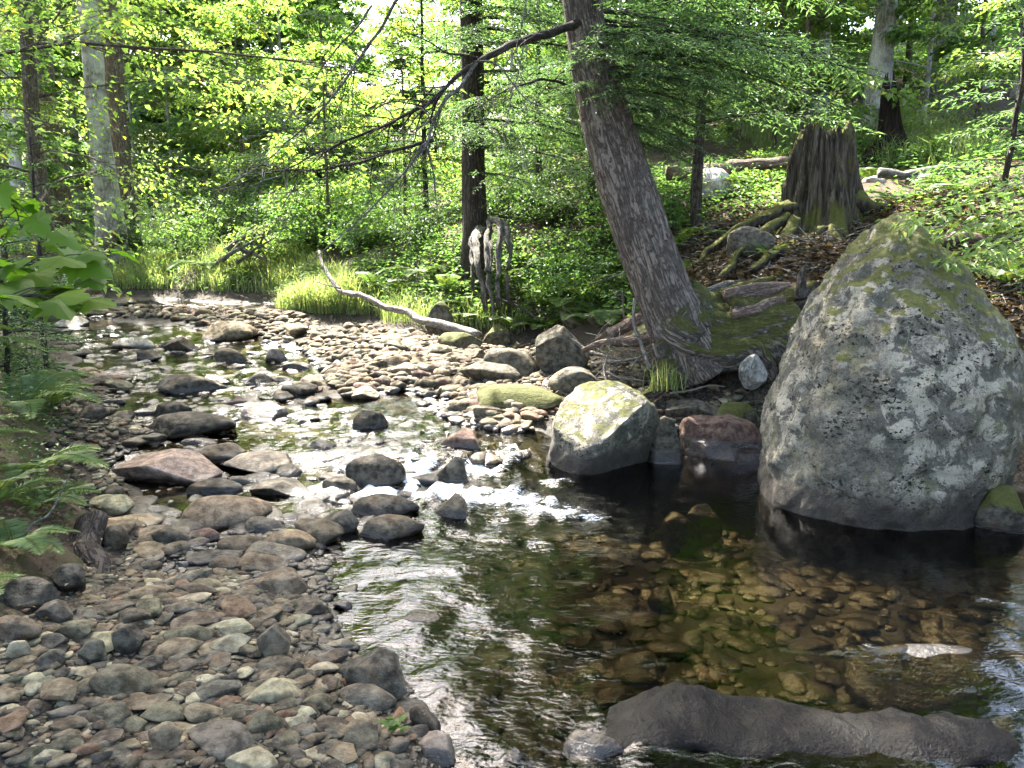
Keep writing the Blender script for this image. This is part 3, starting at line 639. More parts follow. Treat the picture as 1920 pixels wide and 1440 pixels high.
F9 = field([(100, 620), (300, 610), (560, 650), (620, 740), (330, 730), (150, 680)], 280, .1, .26, RS, 1.2)
ff = cat(F8, F9); ff[2] = np.maximum(ff[2], wl(ff[1])-ff[3]*.2)
pebble_mass('wet_stones', *ff, ['dark']*4+['brown']*4+['tan', 'tan', 'grey', 'olive', 'reddish'], RS, MIDS, (.32, .5), .1)
pebble_mass('gravel', *cat(F2, F3, F7), mixA, RS, LOW, (.4, .6))
B1 = field([(560, 1060), (800, 940), (1400, 860), (1920, 960), (1920, 1440), (860, 1440), (640, 1210)], 1500, .04, .16, RS, 1.2)
B2 = field([(100, 620), (300, 600), (560, 650), (640, 740), (1000, 830), (960, 960), (640, 960), (200, 960), (300, 800)], 1300, .06, .2, RS, 1.0)
bb = cat(B1, B2); ok = bb[2] < wl(bb[1])+.0
bb = [a[ok] for a in bb]; bb[2] = np.minimum(bb[2], wl(bb[1])-bb[3]*.28)
pebble_mass('submerged_stones', *bb, ['brown', 'olive', 'dark', 'rusty', 'grey', 'dark', 'olive', 'brown', 'dark', 'tan'], RS, MIDS, (.3, .5), .1)
# ------------------------------------------------------------------ sculpted rocks
def wet_mat():
    k = NT('wet algae rock'); p = k.geo('Position'); n = k.noise(p, 9, 7, .7); n2 = k.noise(p, 60, 4, .7)
    c = k.mix(k.step(n, .35, .7), (.0012, .001, .0008), (.007, .005, .0035)); c = k.mix(k.math('MULTIPLY', k.step(k.noise(p, 5, 5, .7), .56, .66), .4), c, (.016, .013, .009)); c = k.mix(k.math('MULTIPLY', n2, .4), c, (.003, .0025, .002))
    return k.done(k.pbr(c, k.math('ADD', .28, k.math('MULTIPLY', n, .4)), k.bump(k.math('ADD', n, k.math('MULTIPLY', n2, .4)), .8, .03), .12))
M['stone_wet'] = wet_mat()
def ring_rock(rows, Yc, front, back, n=90, seg=150, seed=1, amp=.05, fine=.012, lean=0, expo=2.3, cuts=(), z0=0, slim=1.):
    yy = [Yc+lean*(at((a+b)/2, y, Yc)[2]-z0) for y, a, b in rows]
    rows = np.array([(at((a+b)/2, y, Y_)[2], at(a, y, Y_)[0], at(b, y, Y_)[0]) for (y, a, b), Y_ in zip(rows, yy)])[::-1]
    s = spline(rows, n); z, xl, xr = s[:, 0], s[:, 1], s[:, 2]; hw = np.maximum((xr-xl)/2*slim, .004); cx = (xl+xr)/2; mx = hw.max()
    a = np.arange(seg)*2*math.pi/seg; c, sn = np.cos(a), np.sin(a)
    ex = np.sign(c)*np.abs(c)**(2/expo); ey = np.sign(sn)*np.abs(sn)**(2/expo)
    dep = (hw/mx)**.8
    X = cx[:, None]+hw[:, None]*ex; Y = Yc+lean*(z-z0)[:, None]+np.where(ey < 0, front, back)*ey*dep[:, None]; Z = np.repeat(z[:, None], seg, 1)
    V = np.stack([X, Y, Z], -1).reshape(-1, 3); V = np.concatenate([V, [[cx[-1], Yc+lean*(z[-1]-z0), z[-1]+.004], [cx[0], Yc, z[0]]]])
    i, j = np.meshgrid(np.arange(n-1), np.arange(seg), indexing='ij'); j2 = (j+1) % seg
    Q = np.stack([i*seg+j, i*seg+j2, (i+1)*seg+j2, (i+1)*seg+j], -1).reshape(-1, 4)
    jj = np.arange(seg); k = n*seg
    T = np.concatenate([np.stack([(n-1)*seg+jj, (n-1)*seg+(jj+1) % seg, 0*jj+k], -1), np.stack([(jj+1) % seg, jj, 0*jj+k+1], -1)])
    C = np.array([cx.mean(), Yc, z.mean()]); D = V-C; nrm = unit(D/np.array([mx, (front+back)/2, (z[-1]-z[0])/2]))
    D = D+nrm*(amp*fbm(V*2.1+seed, 4, seed)+fine*fbm(V*13+seed, 4, seed+3))[:, None]
    for (nx, ny, nz, d) in cuts:
        nn = unit(np.array([nx, ny, nz], float)); e = D@nn-d; D = D-np.where(e > 0, e*.93, 0)[:, None]*nn
    V = C+D+nrm*(fine*.8*fbm(V*9+3.3, 3, seed+8))[:, None]
    return V, T, Q
def rock_obj(name, parts, mat, label, cat='boulder', color=None):
    m = MB(); m.add(*parts); me = m.mesh(name)
    V = np.concatenate(m.V); base = np.array([V[:, 0].mean(), V[:, 1].mean(), V[:, 2].min()])
    co_ = (V-base).astype(np.float32); me.vertices.foreach_set('co', co_.ravel()); me.update()
    o = link(name, me, mat); o.location = tuple(base)
    if color: o.color = (*PAL[color], 1)
    return tag(o, label, cat)
rock_obj('boulder', ring_rock([(397, 1676, 1690), (404, 1660, 1706), (422, 1634, 1728), (460, 1600, 1758), (500, 1570, 1790), (550, 1534, 1828), (600, 1507, 1862), (650, 1486, 1884), (700, 1466, 1890), (750, 1452, 1892), (800, 1444, 1888), (850, 1437, 1878), (900, 1428, 1862), (940, 1426, 1846), (975, 1432, 1834), (1010, 1446, 1818), (1100, 1480, 1780)],
         4.42, .58, .7, 160, 240, 4, .04, .02, .10, 2.3, [(-.35, -.9, .25, .53), (.55, -.8, .2, .56)], slim=.95), M['boulder'], 'huge lichen covered egg shaped boulder with mossy top standing in the pool')
rock_obj('boulder', ring_rock([(726, 1122, 1160), (734, 1088, 1190), (750, 1066, 1216), (775, 1046, 1238), (800, 1033, 1252), (830, 1024, 1262), (860, 1018, 1264), (890, 1022, 1256), (930, 1040, 1240), (1000, 1090, 1190)],
         5.08, .36, .4, 70, 110, 9, .045, .012, 0, 2.3, [(.62, -.75, -.22, .17), (-.28, -.52, .8, .235), (-.75, -.62, .1, .34)]), M['boulder_small'], 'squat moss capped boulder with a dark broken front, midway between rapids and huge boulder')
rock_obj('boulder', ring_rock([(786, 1292, 1340), (795, 1282, 1396), (815, 1276, 1424), (845, 1279, 1432), (880, 1290, 1430), (930, 1310, 1410)],
         5.32, .26, .3, 50, 90, 15, .05, .014, 0, 2.4, [(-.5, -.8, .35, .17), (.3, -.8, .5, .2)]), M['stone'], 'rusty red and brown block between the moss capped boulder and the huge one', 'boulder', 'reddish')
def column_rock(cols, Yc, hd, n=120, seg=70, seed=2, amp=.02, zb=-.25):
    c = np.array([(at(x, 1360, Yc)[0], at(x, y, Yc)[2]) for x, y in cols]); s = spline(c, n); x, zt = s[:, 0], s[:, 1]
    e = np.sqrt(np.clip(1-np.abs(np.linspace(-1, 1, n))**3, .0, 1))*.93+.07
    a = np.arange(seg)*2*math.pi/seg
    zz = zb+(zt-zb)[:, None]*(.5+.5*np.sign(np.sin(a))*np.abs(np.sin(a))**.4)[None]
    yy = Yc+hd*e[:, None]*(np.sign(np.cos(a))*np.abs(np.cos(a))**.8)[None]+.06*np.sin(np.linspace(0, 5, n))[:, None]
    V = np.stack([np.repeat(x[:, None], seg, 1), yy, zz], -1).reshape(-1, 3)
    rg = 1-np.abs(fbm(V*3.2+2, 4, seed+7)); V = V+amp*np.stack([.5*fbm(V*6, 3, seed+1), fbm(V*4, 4, seed)+.8*(rg-.6), .7*fbm(V*5+9, 4, seed+2)+.5*(rg-.6)], -1)+.006*fbm(V*26, 3, 4)[:, None]
    i, j = np.meshgrid(np.arange(n-1), np.arange(seg), indexing='ij'); j2 = (j+1) % seg
    Q = np.stack([i*seg+j, i*seg+j2, (i+1)*seg+j2, (i+1)*seg+j], -1).reshape(-1, 4)
    return V, None, Q
rock_obj('boulder', column_rock([(1075, 1406), (1100, 1388), (1150, 1366), (1210, 1353), (1280, 1347), (1350, 1354), (1430, 1364), (1520, 1370), (1600, 1368), (1660, 1360), (1740, 1350), (1820, 1354), (1880, 1370), (1930, 1398)], 2.2, .16, amp=.024), M['stone_wet'], 'long low dark wet rock with a dip in its middle in the near pool', 'boulder', 'dark')
# ------------------------------------------------------------------ stumps
def stump(rows, Yc, name, mat, label, seed, flute=.13, ragged=.1, depth=.9, roots=(), n=90, seg=200):
    rows = np.array([(at((a+b)/2, y, Yc)[2], at(a, y, Yc)[0], at(b, y, Yc)[0]) for y, a, b in rows])[::-1]
    s = spline(rows, n); z, xl, xr = s.T; hw = (xr-xl)/2; cx = (xl+xr)/2; zt, z0 = z[-1], z[0]
    a = np.arange(seg)*2*math.pi/seg; A, Z = np.meshgrid(a, z); u = (Z-z0)/(zt-z0)
    q = np.stack([np.cos(A)*2.6, np.sin(A)*2.6, Z*.9], -1).reshape(-1, 3); f = fbm(q+seed, 4, seed).reshape(A.shape); f2 = fbm(q*np.array([4, 4, 1.2])+seed, 3, seed+4).reshape(A.shape)
    f3 = 1-np.abs(fbm(np.stack([np.cos(A)*7, np.sin(A)*7, Z*1.3], -1).reshape(-1, 3)+seed, 4, seed+9)).reshape(A.shape)
    r = hw[:, None]*(1+flute*f+flute*.7*f2+flute*.9*(f3-.7)+.12*(1-u)**3*np.cos(A*5+seed))
    top = ragged*1.5*fbm(np.stack([np.cos(a)*4, np.sin(a)*4, 0*a], -1)+seed, 4, seed+2, .7)
    Z2 = Z+top[None]*u**3
    V = np.stack([cx[:, None]+r*np.cos(A), Yc+depth*r*np.sin(A), Z2], -1)
    inner = []
    for kk, (sc_, dz) in enumerate([(.86, -.01), (.7, -.12), (.4, -.2), (.05, -.22)]):
        inner.append(np.stack([cx[-1]+r[-1]*sc_*np.cos(a), Yc+depth*r[-1]*sc_*np.sin(a), Z2[-1]*(sc_ > .8)+(sc_ <= .8)*(zt)+dz*(zt-z0)*.8+.03*f2[-1]], -1))
    V = np.concatenate([V, np.array(inner)]); nn = len(V)
    i, j = np.meshgrid(np.arange(nn-1), np.arange(seg), indexing='ij'); j2 = (j+1) % seg
    Q = np.stack([i*seg+j, i*seg+j2, (i+1)*seg+j2, (i+1)*seg+j], -1).reshape(-1, 4)
    base = np.array([cx[0], Yc, z0]); t = empty(name, base, 0, label, 'tree stump')
    m = MB(); m.add(V.reshape(-1, 3)-base, None, Q); m.build('trunk', mat, t)
    for i, rt in enumerate(roots):
        P = np.array([at(x, y, Y) for x, y, Y, _ in rt])-base; rr = np.array([q[3] for q in rt]); P = spline(np.c_[P, rr], 26)
        P[:, :3] += .03*np.stack([fbm(P[:, :3]*5+i, 2, i), fbm(P[:, :3]*5+9+i, 2, i), fbm(P[:, :3]*5+20, 2, i)], -1)
        m = MB(); m.tube(P[:, :3], P[:, 3], 12, wob=.6, seed=i); m.build('root', M['stump_moss'] if i % 2 else mat, t)
    return t
M['stump_moss'] = stump_mat('mossy stump root', (.014, .01, .007), (.09, .07, .05), .8)
stump([(244, 1502, 1588), (262, 1494, 1596), (300, 1486, 1600), (340, 1480, 1606), (375, 1472, 1612), (405, 1462, 1622), (440, 1440, 1640), (470, 1430, 1650)], 8.15, 'tree_stump', M['stump'], 'big rotten broad stump with fluted sides and spreading roots above the huge boulder', 3, .17, .055, .9,
      [[(1480, 390, 8.0, .07), (1420, 412, 7.9, .05), (1370, 440, 7.8, .035), (1310, 490, 7.5, .02)], [(1580, 430, 7.7, .08), (1530, 448, 7.5, .06), (1470, 470, 7.2, .05), (1415, 505, 6.9, .03)], [(1500, 420, 7.8, .07), (1470, 450, 7.5, .05), (1490, 480, 7.2, .03)],
       [(1620, 420, 7.9, .09), (1660, 415, 7.8, .06), (1700, 430, 7.5, .03)], [(1475, 405, 7.9, .05), (1400, 455, 7.4, .035), (1350, 520, 7.0, .02)], [(1560, 435, 7.6, .06), (1575, 470, 7.2, .04), (1530, 520, 6.7, .025)], [(1600, 380, 8.0, .08), (1640, 395, 7.9, .05), (1690, 385, 7.9, .02)]])
stump([(168, 1660, 1678), (185, 1654, 1684), (210, 1652, 1688), (240, 1650, 1692), (265, 1644, 1698), (285, 1632, 1706), (310, 1615, 1716)], 11, 'tree_stump', M['stump_dark'], 'tall narrow blackened stump farther up the slope behind the big rotten one', 8, .2, .16, .9,
      [[(1640, 285, 10.8, .08), (1622, 300, 10.7, .06), (1600, 310, 10.6, .03)], [(1700, 285, 10.8, .07), (1722, 298, 10.7, .03)]])
# ------------------------------------------------------------------ the leaning hemlock
LT = np.array([at(2*1290-1262 if False else x, y, Y) for x, y, Y in [(1306, 700, 6.3), (1284, 650, 6.3), (1264, 600, 6.32), (1240, 540, 6.36), (1207, 450, 6.42), (1178, 360, 6.48), (1150, 270, 6.54), (1127, 190, 6.6), (1110, 120, 6.64), (1097, 50, 6.68), (1085, -30, 6.7), (1040, -220, 6.8), (985, -480, 7.0), (930, -760, 7.3)]])
LR = np.array([72, 60, 54, 51, 51, 49, 46, 43, 39, 36, 35, 30, 22, 6])/F*6.5
lt = empty('leaning_hemlock', (LT[1][0], LT[1][1], LT[1][2]), 0, 'stout hemlock leaning left over the stream from a mossy root mass', 'tree')
LB = LT[1]
def rel_pts(pts): return np.array([at(*p) for p in pts])-LB
s = spline(np.c_[LT-LB, LR], 170)
def bark_trunk(s, sides=110, seed=1, amp=.07):
    m = MB(); n = len(s); m.tube(s[:, :3], s[:, 3], sides, seed=seed)
    V = m.V[0]; k = n*sides; tc = m.tc[0]
    C = np.repeat(s[:, :3], sides, 0); D = V[:k]-C; r = np.linalg.norm(D, axis=1); U = D/r[:, None]; L = tc[:k, 2]
    q = np.stack([U[:, 0]*r*24+3*fbm(np.c_[U*3, L], 2, 5), U[:, 1]*r*24, L*4.5], -1); f = 1-np.abs(fbm(q, 3, seed)); f3 = fbm(np.stack([U[:, 0]*1.6, U[:, 1]*1.6, L*1.1], -1), 3, seed+6)
    V[:k] = C+U*(r*(1+.09*f3)+r.mean()*amp*(f-.6))[:, None]; m.V[0] = V
    return m
bark_trunk(s).build('trunk', M['bark'], lt)
for i, rt in enumerate([[(1275, 600, 6.3, .2), (1300, 655, 6.2, .18), (1350, 668, 6.15, .135), (1405, 662, 6.15, .115), (1432, 690, 6.1, .08), (1450, 740, 6.1, .04)], [(1270, 570, 6.4, .18), (1320, 590, 6.45, .17), (1380, 565, 6.6, .14), (1440, 540, 6.75, .1), (1510, 520, 6.9, .05)],
                        [(1290, 610, 6.35, .16), (1370, 628, 6.3, .17), (1440, 618, 6.3, .17), (1500, 600, 6.3, .12)], [(1370, 590, 6.4, .14), (1430, 585, 6.45, .14), (1500, 560, 6.5, .1), (1530, 540, 6.5, .05)], [(1360, 560, 6.45, .06), (1420, 548, 6.5, .065), (1480, 538, 6.55, .05)], [(1370, 592, 6.25, .05), (1425, 580, 6.28, .055), (1470, 563, 6.3, .04)],
                        [(1250, 640, 6.2, .13), (1255, 680, 6.15, .1), (1235, 720, 6.0, .06), (1200, 745, 5.9, .03)], [(1400, 640, 6.25, .14), (1455, 650, 6.2, .13), (1490, 680, 6.1, .1), (1500, 740, 6.0, .06)]]):
    P = np.array([at(*q[:3]) for q in rt])-LB; P = spline(np.c_[P, [q[3] for q in rt]], 44)
    P[:, :3] += .02*np.stack([fbm(P[:, :3]*4+i, 2, i), fbm(P[:, :3]*4+9+i, 2, i), fbm(P[:, :3]*4+20, 2, i)], -1)
    m = MB(); m.tube(P[:, :3], P[:, 3], 36, wob=.3, seed=20+i); m.build('root', M['bark_root'] if i not in (4, 5) else M['driftwood'], lt)
# dead limbs reaching left over the water
def limb(pts, r0, r1, mat, name='dead_branch', twigs=0, seed=0, tl=.5):
    P = rel_pts(pts); P = spline(P, max(30, len(pts)*7)); P += .012*np.stack([fbm(P*6+seed, 2, seed), fbm(P*6+7, 2, seed), fbm(P*6+13, 2, seed)], -1)
    n = len(P); m = MB(); m.tube(P, np.linspace(r0, r1, n), 8, wob=.12, seed=seed); rs = np.random.RandomState(seed+50)
    for k in range(twigs):
        i = rs.randint(int(n*.2), n-2); d = unit(P[i+1]-P[i]); d = unit(d*.7+rs.normal(size=3)*np.array([.5, .5, .55])); L = tl*rs.uniform(.4, 1.3); q = [P[i]]
        for _ in range(7): d = unit(d+rs.normal(size=3)*.16+np.array([0, 0, -.07])); q.append(q[-1]+d*L/7)
        q = np.array(q); rr = np.linspace(np.interp(i, [0, n], [r0, r1])*.5, .0015, 8); m.tube(q, np.maximum(rr, .0017), 5)
        if rs.rand() < .7:
            j = rs.randint(2, 6); d2 = unit(unit(q[j+1]-q[j])+rs.normal(size=3)*.6); qq = q[j]+d2*np.linspace(0, L*.5, 5)[:, None]+np.cumsum(rs.normal(size=(5, 3))*.012, 0); m.tube(qq, np.linspace(.0035, .0015, 5), 4)
    return m.build(name, mat, lt)
limb([(1085, 42, 6.55), (1040, 60, 6.4), (985, 75, 6.25), (940, 92, 6.1), (893, 120, 6.0)], .032, .023, M['twig_dark'], seed=1)
limb([(893, 120, 6.0), (850, 148, 5.9), (800, 195, 5.85), (740, 226, 5.8), (680, 252, 5.75), (600, 285, 5.7), (520, 325, 5.7)], .018, .004, M['twig_dark'], twigs=26, seed=2, tl=.6)
limb([(893, 120, 6.0), (858, 165, 5.9), (835, 190, 5.85), (812, 232, 5.85), (800, 265, 5.8), (775, 305, 5.8), (735, 350, 5.75), (690, 395, 5.7), (640, 440, 5.7), (575, 500, 5.7)], .015, .003, M['twig'], twigs=22, seed=3, tl=.55)
limb([(812, 262, 5.85), (770, 275, 5.8), (720, 290, 5.8), (660, 306, 5.8), (600, 318, 5.75), (510, 322, 5.7), (440, 348, 5.7), (385, 365, 5.7)], .013, .003, M['twig_dark'], twigs=22, seed=4, tl=.5)
limb([(760, -30, 5.6), (720, 40, 5.6), (690, 85, 5.6), (650, 145, 5.6), (600, 210, 5.6), (545, 262, 5.6), (490, 310, 5.6), (400, 360, 5.6)], .012, .003, M['twig'], twigs=16, seed=5, tl=.5)
limb([(700, 10, 5.5), (660, 60, 5.5), (610, 120, 5.5), (560, 200, 5.5), (500, 260, 5.5)], .008, .002, M['twig'], twigs=8, seed=6, tl=.4)
limb([(893, 115, 6.0), (930, 122, 5.9), (955, 145, 5.85), (985, 185, 5.8), (1020, 200, 5.8)], .009, .003, M['twig'], twigs=6, seed=7, tl=.3)
limb([(985, 76, 6.2), (975, 120, 6.1), (955, 190, 6.05), (945, 250, 6.0), (950, 310, 6.0)], .006, .0015, M['twig'], twigs=6, seed=8, tl=.25)
limb([(990, -20, 6.1), (980, 40, 6.1), (968, 90, 6.05), (980, 140, 6.0)], .006, .002, M['twig'], twigs=5, seed=9, tl=.25)
limb([(895, 108, 6.0), (865, 100, 5.95), (830, 96, 5.95), (790, 70, 5.9), (740, 52, 5.9)], .01, .002, M['twig_dark'], twigs=10, seed=10, tl=.4)
limb([(1070, 165, 6.5), (1030, 150, 6.3), (960, 165, 6.1), (890, 205, 6.0)], .012, .003, M['twig_dark'], twigs=10, seed=11, tl=.4)
# ------------------------------------------------------------------ dead wood
def wood(pts, r0, r1, mat, name, label, cat, group=None, sides=10, wob=.15, seed=0, ends=None, n=None):
    P = np.array([at(*p) for p in pts]); base = P[0].copy(); P = P-base; n = n or max(14, 6*len(P)); P = spline(P, n)
    P += r0*.5*np.stack([fbm(P*5+seed, 2, seed), fbm(P*5+7, 2, seed), fbm(P*5+13, 2, seed)], -1)
    m = MB(); m.tube(P, np.linspace(r0, r1, n), sides, wob=wob, seed=seed)
    for e in (ends or []):
        q = np.array([at(*p) for p in e])-base; q = spline(q, 10); m.tube(q, np.linspace(r1*.9, .003, 10), 6)
    o = m.build(name, mat); o.location = tuple(base); return tag(o, label, cat, group)
wood([(895, 632, 8.3), (820, 606, 8.6), (760, 586, 8.9), (700, 564, 9.2), (645, 543, 9.5), (620, 526, 9.7), (607, 498, 9.9), (600, 470, 10.1)], .05, .014, M['deadwood'], 'fallen_pole', 'long bleached bare pole slanting from the grassy bank down to the mossy stones', 'fallen branch', None, 10, .12, 1, [[(640, 541, 9.5), (615, 535, 9.45), (590, 528, 9.4)], [(760, 586, 8.9), (768, 575, 8.9), (772, 565, 8.9)]])
wood([(1255, 326, 10.3), (1330, 316, 10.3), (1400, 312, 10.4), (1480, 303, 10.5), (1530, 300, 10.6)], .085, .06, M['driftwood'], 'fallen_log', 'weathered pinkish log lying behind the white sunlit boulder', 'log', None, 16, .3, 2)
wood([(80, 555, 13.2), (110, 536, 13.4), (150, 505, 13.8), (190, 470, 14.2), (225, 440, 14.6)], .17, .12, M['bark_brown'], 'fallen_log', 'dark brown log slanting up at the far left beyond the stream', 'log', None, 14, .2, 3)
wood([(140, 560, 12.6), (160, 550, 12.6), (185, 545, 12.6), (210, 540, 12.5)], .1, .02, M['driftwood'], 'driftwood_root', 'short tan driftwood root on the far gravel tip beside the white stone', 'driftwood', None, 12, .35, 4, [[(150, 553, 12.6), (140, 566, 12.5), (132, 578, 12.4)], [(165, 548, 12.6), (160, 562, 12.4), (150, 575, 12.3)]])
wood([(118, 560, 12.8), (122, 540, 12.8), (126, 518, 12.9), (124, 500, 13)], .075, .06, M['bark_pale'], 'snag', 'short pale upright snag at the far left water edge', 'snag', None, 12, .25, 5)
DEB = [([(1035, 618, 6.9), (1060, 630, 6.8), (1100, 655, 6.7), (1150, 672, 6.5), (1200, 682, 6.4)], .02, .012, 'deadwood', 'bleached forked stick lying furthest left across the big faceted grey boulder'),
       ([(1090, 657, 6.6), (1130, 645, 6.55), (1180, 640, 6.5), (1235, 632, 6.4)], .02, .06, 'driftwood', 'broken pinkish trunk piece pointing left out of the debris'),
       ([(1145, 628, 6.7), (1180, 606, 6.65), (1225, 590, 6.6)], .05, .06, 'driftwood', 'thick brown broken log jammed highest against the leaning trunk'),
       ([(1190, 560, 6.3), (1190, 610, 6.25), (1202, 645, 6.2), (1217, 690, 6.1)], .012, .016, 'deadwood', 'pale stick standing upright in front of the leaning trunk'),
       ([(1110, 682, 6.3), (1150, 680, 6.25), (1195, 672, 6.2)], .011, .008, 'deadwood', 'pale straight stick lying lowest in the debris'),
       ([(1140, 665, 6.3), (1132, 690, 6.2), (1135, 710, 6.1), (1145, 728, 6.0)], .008, .005, 'deadwood', 'thin curved twig dangling from the debris over the moss capped boulder'),
       ([(1138, 698, 6.1), (1160, 708, 6.1), (1182, 712, 6.1), (1210, 716, 6.1)], .011, .009, 'deadwood', 'short bent pale stick just behind the moss capped boulder'),
       ([(1255, 738, 5.9), (1290, 732, 5.9), (1330, 722, 5.9), (1358, 724, 5.9)], .008, .004, 'deadwood', 'thin pale stick under the overhanging roots'),
       ([(1168, 545, 6.6), (1168, 575, 6.6), (1170, 595, 6.6)], .006, .008, 'deadwood', 'short thin twig standing up behind the debris'),
       ([(1205, 600, 6.4), (1222, 612, 6.35), (1240, 612, 6.3)], .02, .012, 'deadwood', 'short grey splinter tucked against the left of the leaning trunk'),
       ([(1180, 695, 6.1), (1200, 670, 6.15), (1230, 655, 6.2)], .007, .004, 'twig', 'dark twig bent through the middle of the debris'),
       ([(1150, 650, 6.4), (1185, 665, 6.3), (1225, 660, 6.25)], .006, .004, 'deadwood', 'slender twig crossing the broken pinkish piece')]
for i, (pts, r0, r1, mt, lab) in enumerate(DEB): wood(pts, r0, r1, M[mt], 'driftwood_stick', lab, 'driftwood', 'flood debris piled against the leaning trunk', 8, .2, 30+i)
m = MB(); rs = np.random.RandomState(5)
for k in range(90):
    c = at(rs.uniform(1120, 1240), rs.uniform(615, 715), rs.uniform(6.15, 6.45)); d = unit(rs.normal(size=3)*np.array([1, .5, .5])); L = rs.uniform(.08, .3)
    m.tube(c+d*np.linspace(-L/2, L/2, 4)[:, None]+rs.normal(size=(4, 3))*.01, rs.uniform(.0015, .004), 4)
tag(m.build('debris', M['twig']), kind='stuff')
P, T = rock_shape(77, 4, 9, .95, .06); m = MB(); m.add(P*np.array([.21, .2, .27]), T, None, P*np.array([.2, .2, .27])); o = m.build('broken_wood', M['bark_pale']); o.location = tuple(at(1410, 698, 6.0)); o.rotation_euler = (.1, .15, .3); tag(o, 'pale broken chunk of wood hanging under the right end of the roots', 'wood chunk')
w_ = wood([(185, 1120, 3.1), (178, 1070, 3.2), (165, 1020, 3.35), (160, 985, 3.5)], .085, .05, M['bark_dark'], 'wood_stub', 'mossy broken root stub poking from the left dirt bank', 'root', None, 20, .35, 6)
wood([(80, 1130, 2.95), (70, 1080, 3.05), (40, 1040, 3.15), (-20, 1010, 3.2)], .07, .05, M['bark_dark'], 'bank_root', 'dark bare root running along the left dirt bank', 'root', None, 14, .35, 7)
wood([(0, 1345, 2.2), (15, 1310, 2.25), (20, 1285, 2.3), (45, 1270, 2.32)], .006, .004, M['driftwood'], 'twig', 'small tan twig lying at the left edge of the near gravel', 'twig', None, 8, .2, 8)
wood([(20, 1035, 3.1), (60, 985, 3.2), (95, 960, 3.25), (130, 890, 3.4)], .007, .003, M['twig'], 'twig', 'thin dead twig leaning over the left bank fern', 'twig', None, 6, .2, 9)
for i, (pts, r0, r1, lab) in enumerate([([(1500, 560, 6.3), (1497, 530, 6.35), (1505, 505, 6.4)], .045, .02, 'small pointed broken stub left of the huge boulder shoulder'), ([(1300, 560, 6.8), (1350, 535, 6.9), (1400, 525, 7.0), (1440, 500, 7.1)], .035, .02, 'dark dead stick behind the mossy root mass'),
                                       ([(1330, 450, 7.8), (1380, 470, 7.7), (1330, 520, 7.3)], .02, .012, 'dark crooked stick left of the round pale grey boulder'), ([(1620, 400, 7.9), (1690, 370, 7.9), (1760, 350, 7.9)], .018, .008, 'grey stick on the slope behind the huge boulder'),
                                       ([(1700, 450, 6.6), (1790, 448, 6.6), (1890, 452, 6.5)], .04, .05, 'brown rotten log on the slope above the right shoulder of the huge boulder'), ([(1650, 330, 8.6), (1760, 320, 8.6), (1900, 322, 8.6)], .05, .03, 'grey log lying across the slope right of the stumps'),
                                       ([(930, 560, 8.6), (980, 578, 8.5), (1010, 600, 8.3)], .012, .008, 'thin dark stick poking from the undercut fern bank'), ([(1105, 535, 7.6), (1160, 515, 7.5), (1185, 500, 7.4)], .006, .004, 'thin pale twig crossing just left of the leaning trunk')]):
    wood(pts, r0, r1, M['twig' if i % 2 else 'twig_dark'] if i not in (4,) else M['driftwood'], 'dead_stick', lab, 'stick', None, 10, .3, 60+i)
BR = [((415, 490), (500, 440)), ((430, 480), (478, 420)), ((445, 492), (515, 448)), ((455, 470), (508, 492)), ((460, 430), (500, 486)), ((440, 455), (512, 470)), ((425, 470), (470, 440)), ((478, 428), (508, 460)), ((400, 498), (455, 468)), ((450, 445), (495, 440)), ((465, 490), (480, 425)), ((480, 490), (496, 432))]
for i, ((x0, y0), (x1, y1)) in enumerate(BR):
    wood([(x0, y0, 13.4+.05*i), ((x0+x1)/2, (y0+y1)/2-4, 13.4+.03*i), (x1, y1, 13.5)], .03 if i % 3 else .045, .012, M['deadwood' if i % 2 else 'twig'], 'brush_stick', 'bare grey stick of the brush heap beyond the sunlit grass', 'stick', 'sticks of the brush heap behind the grass', 7, .2, 80+i, None, 8)
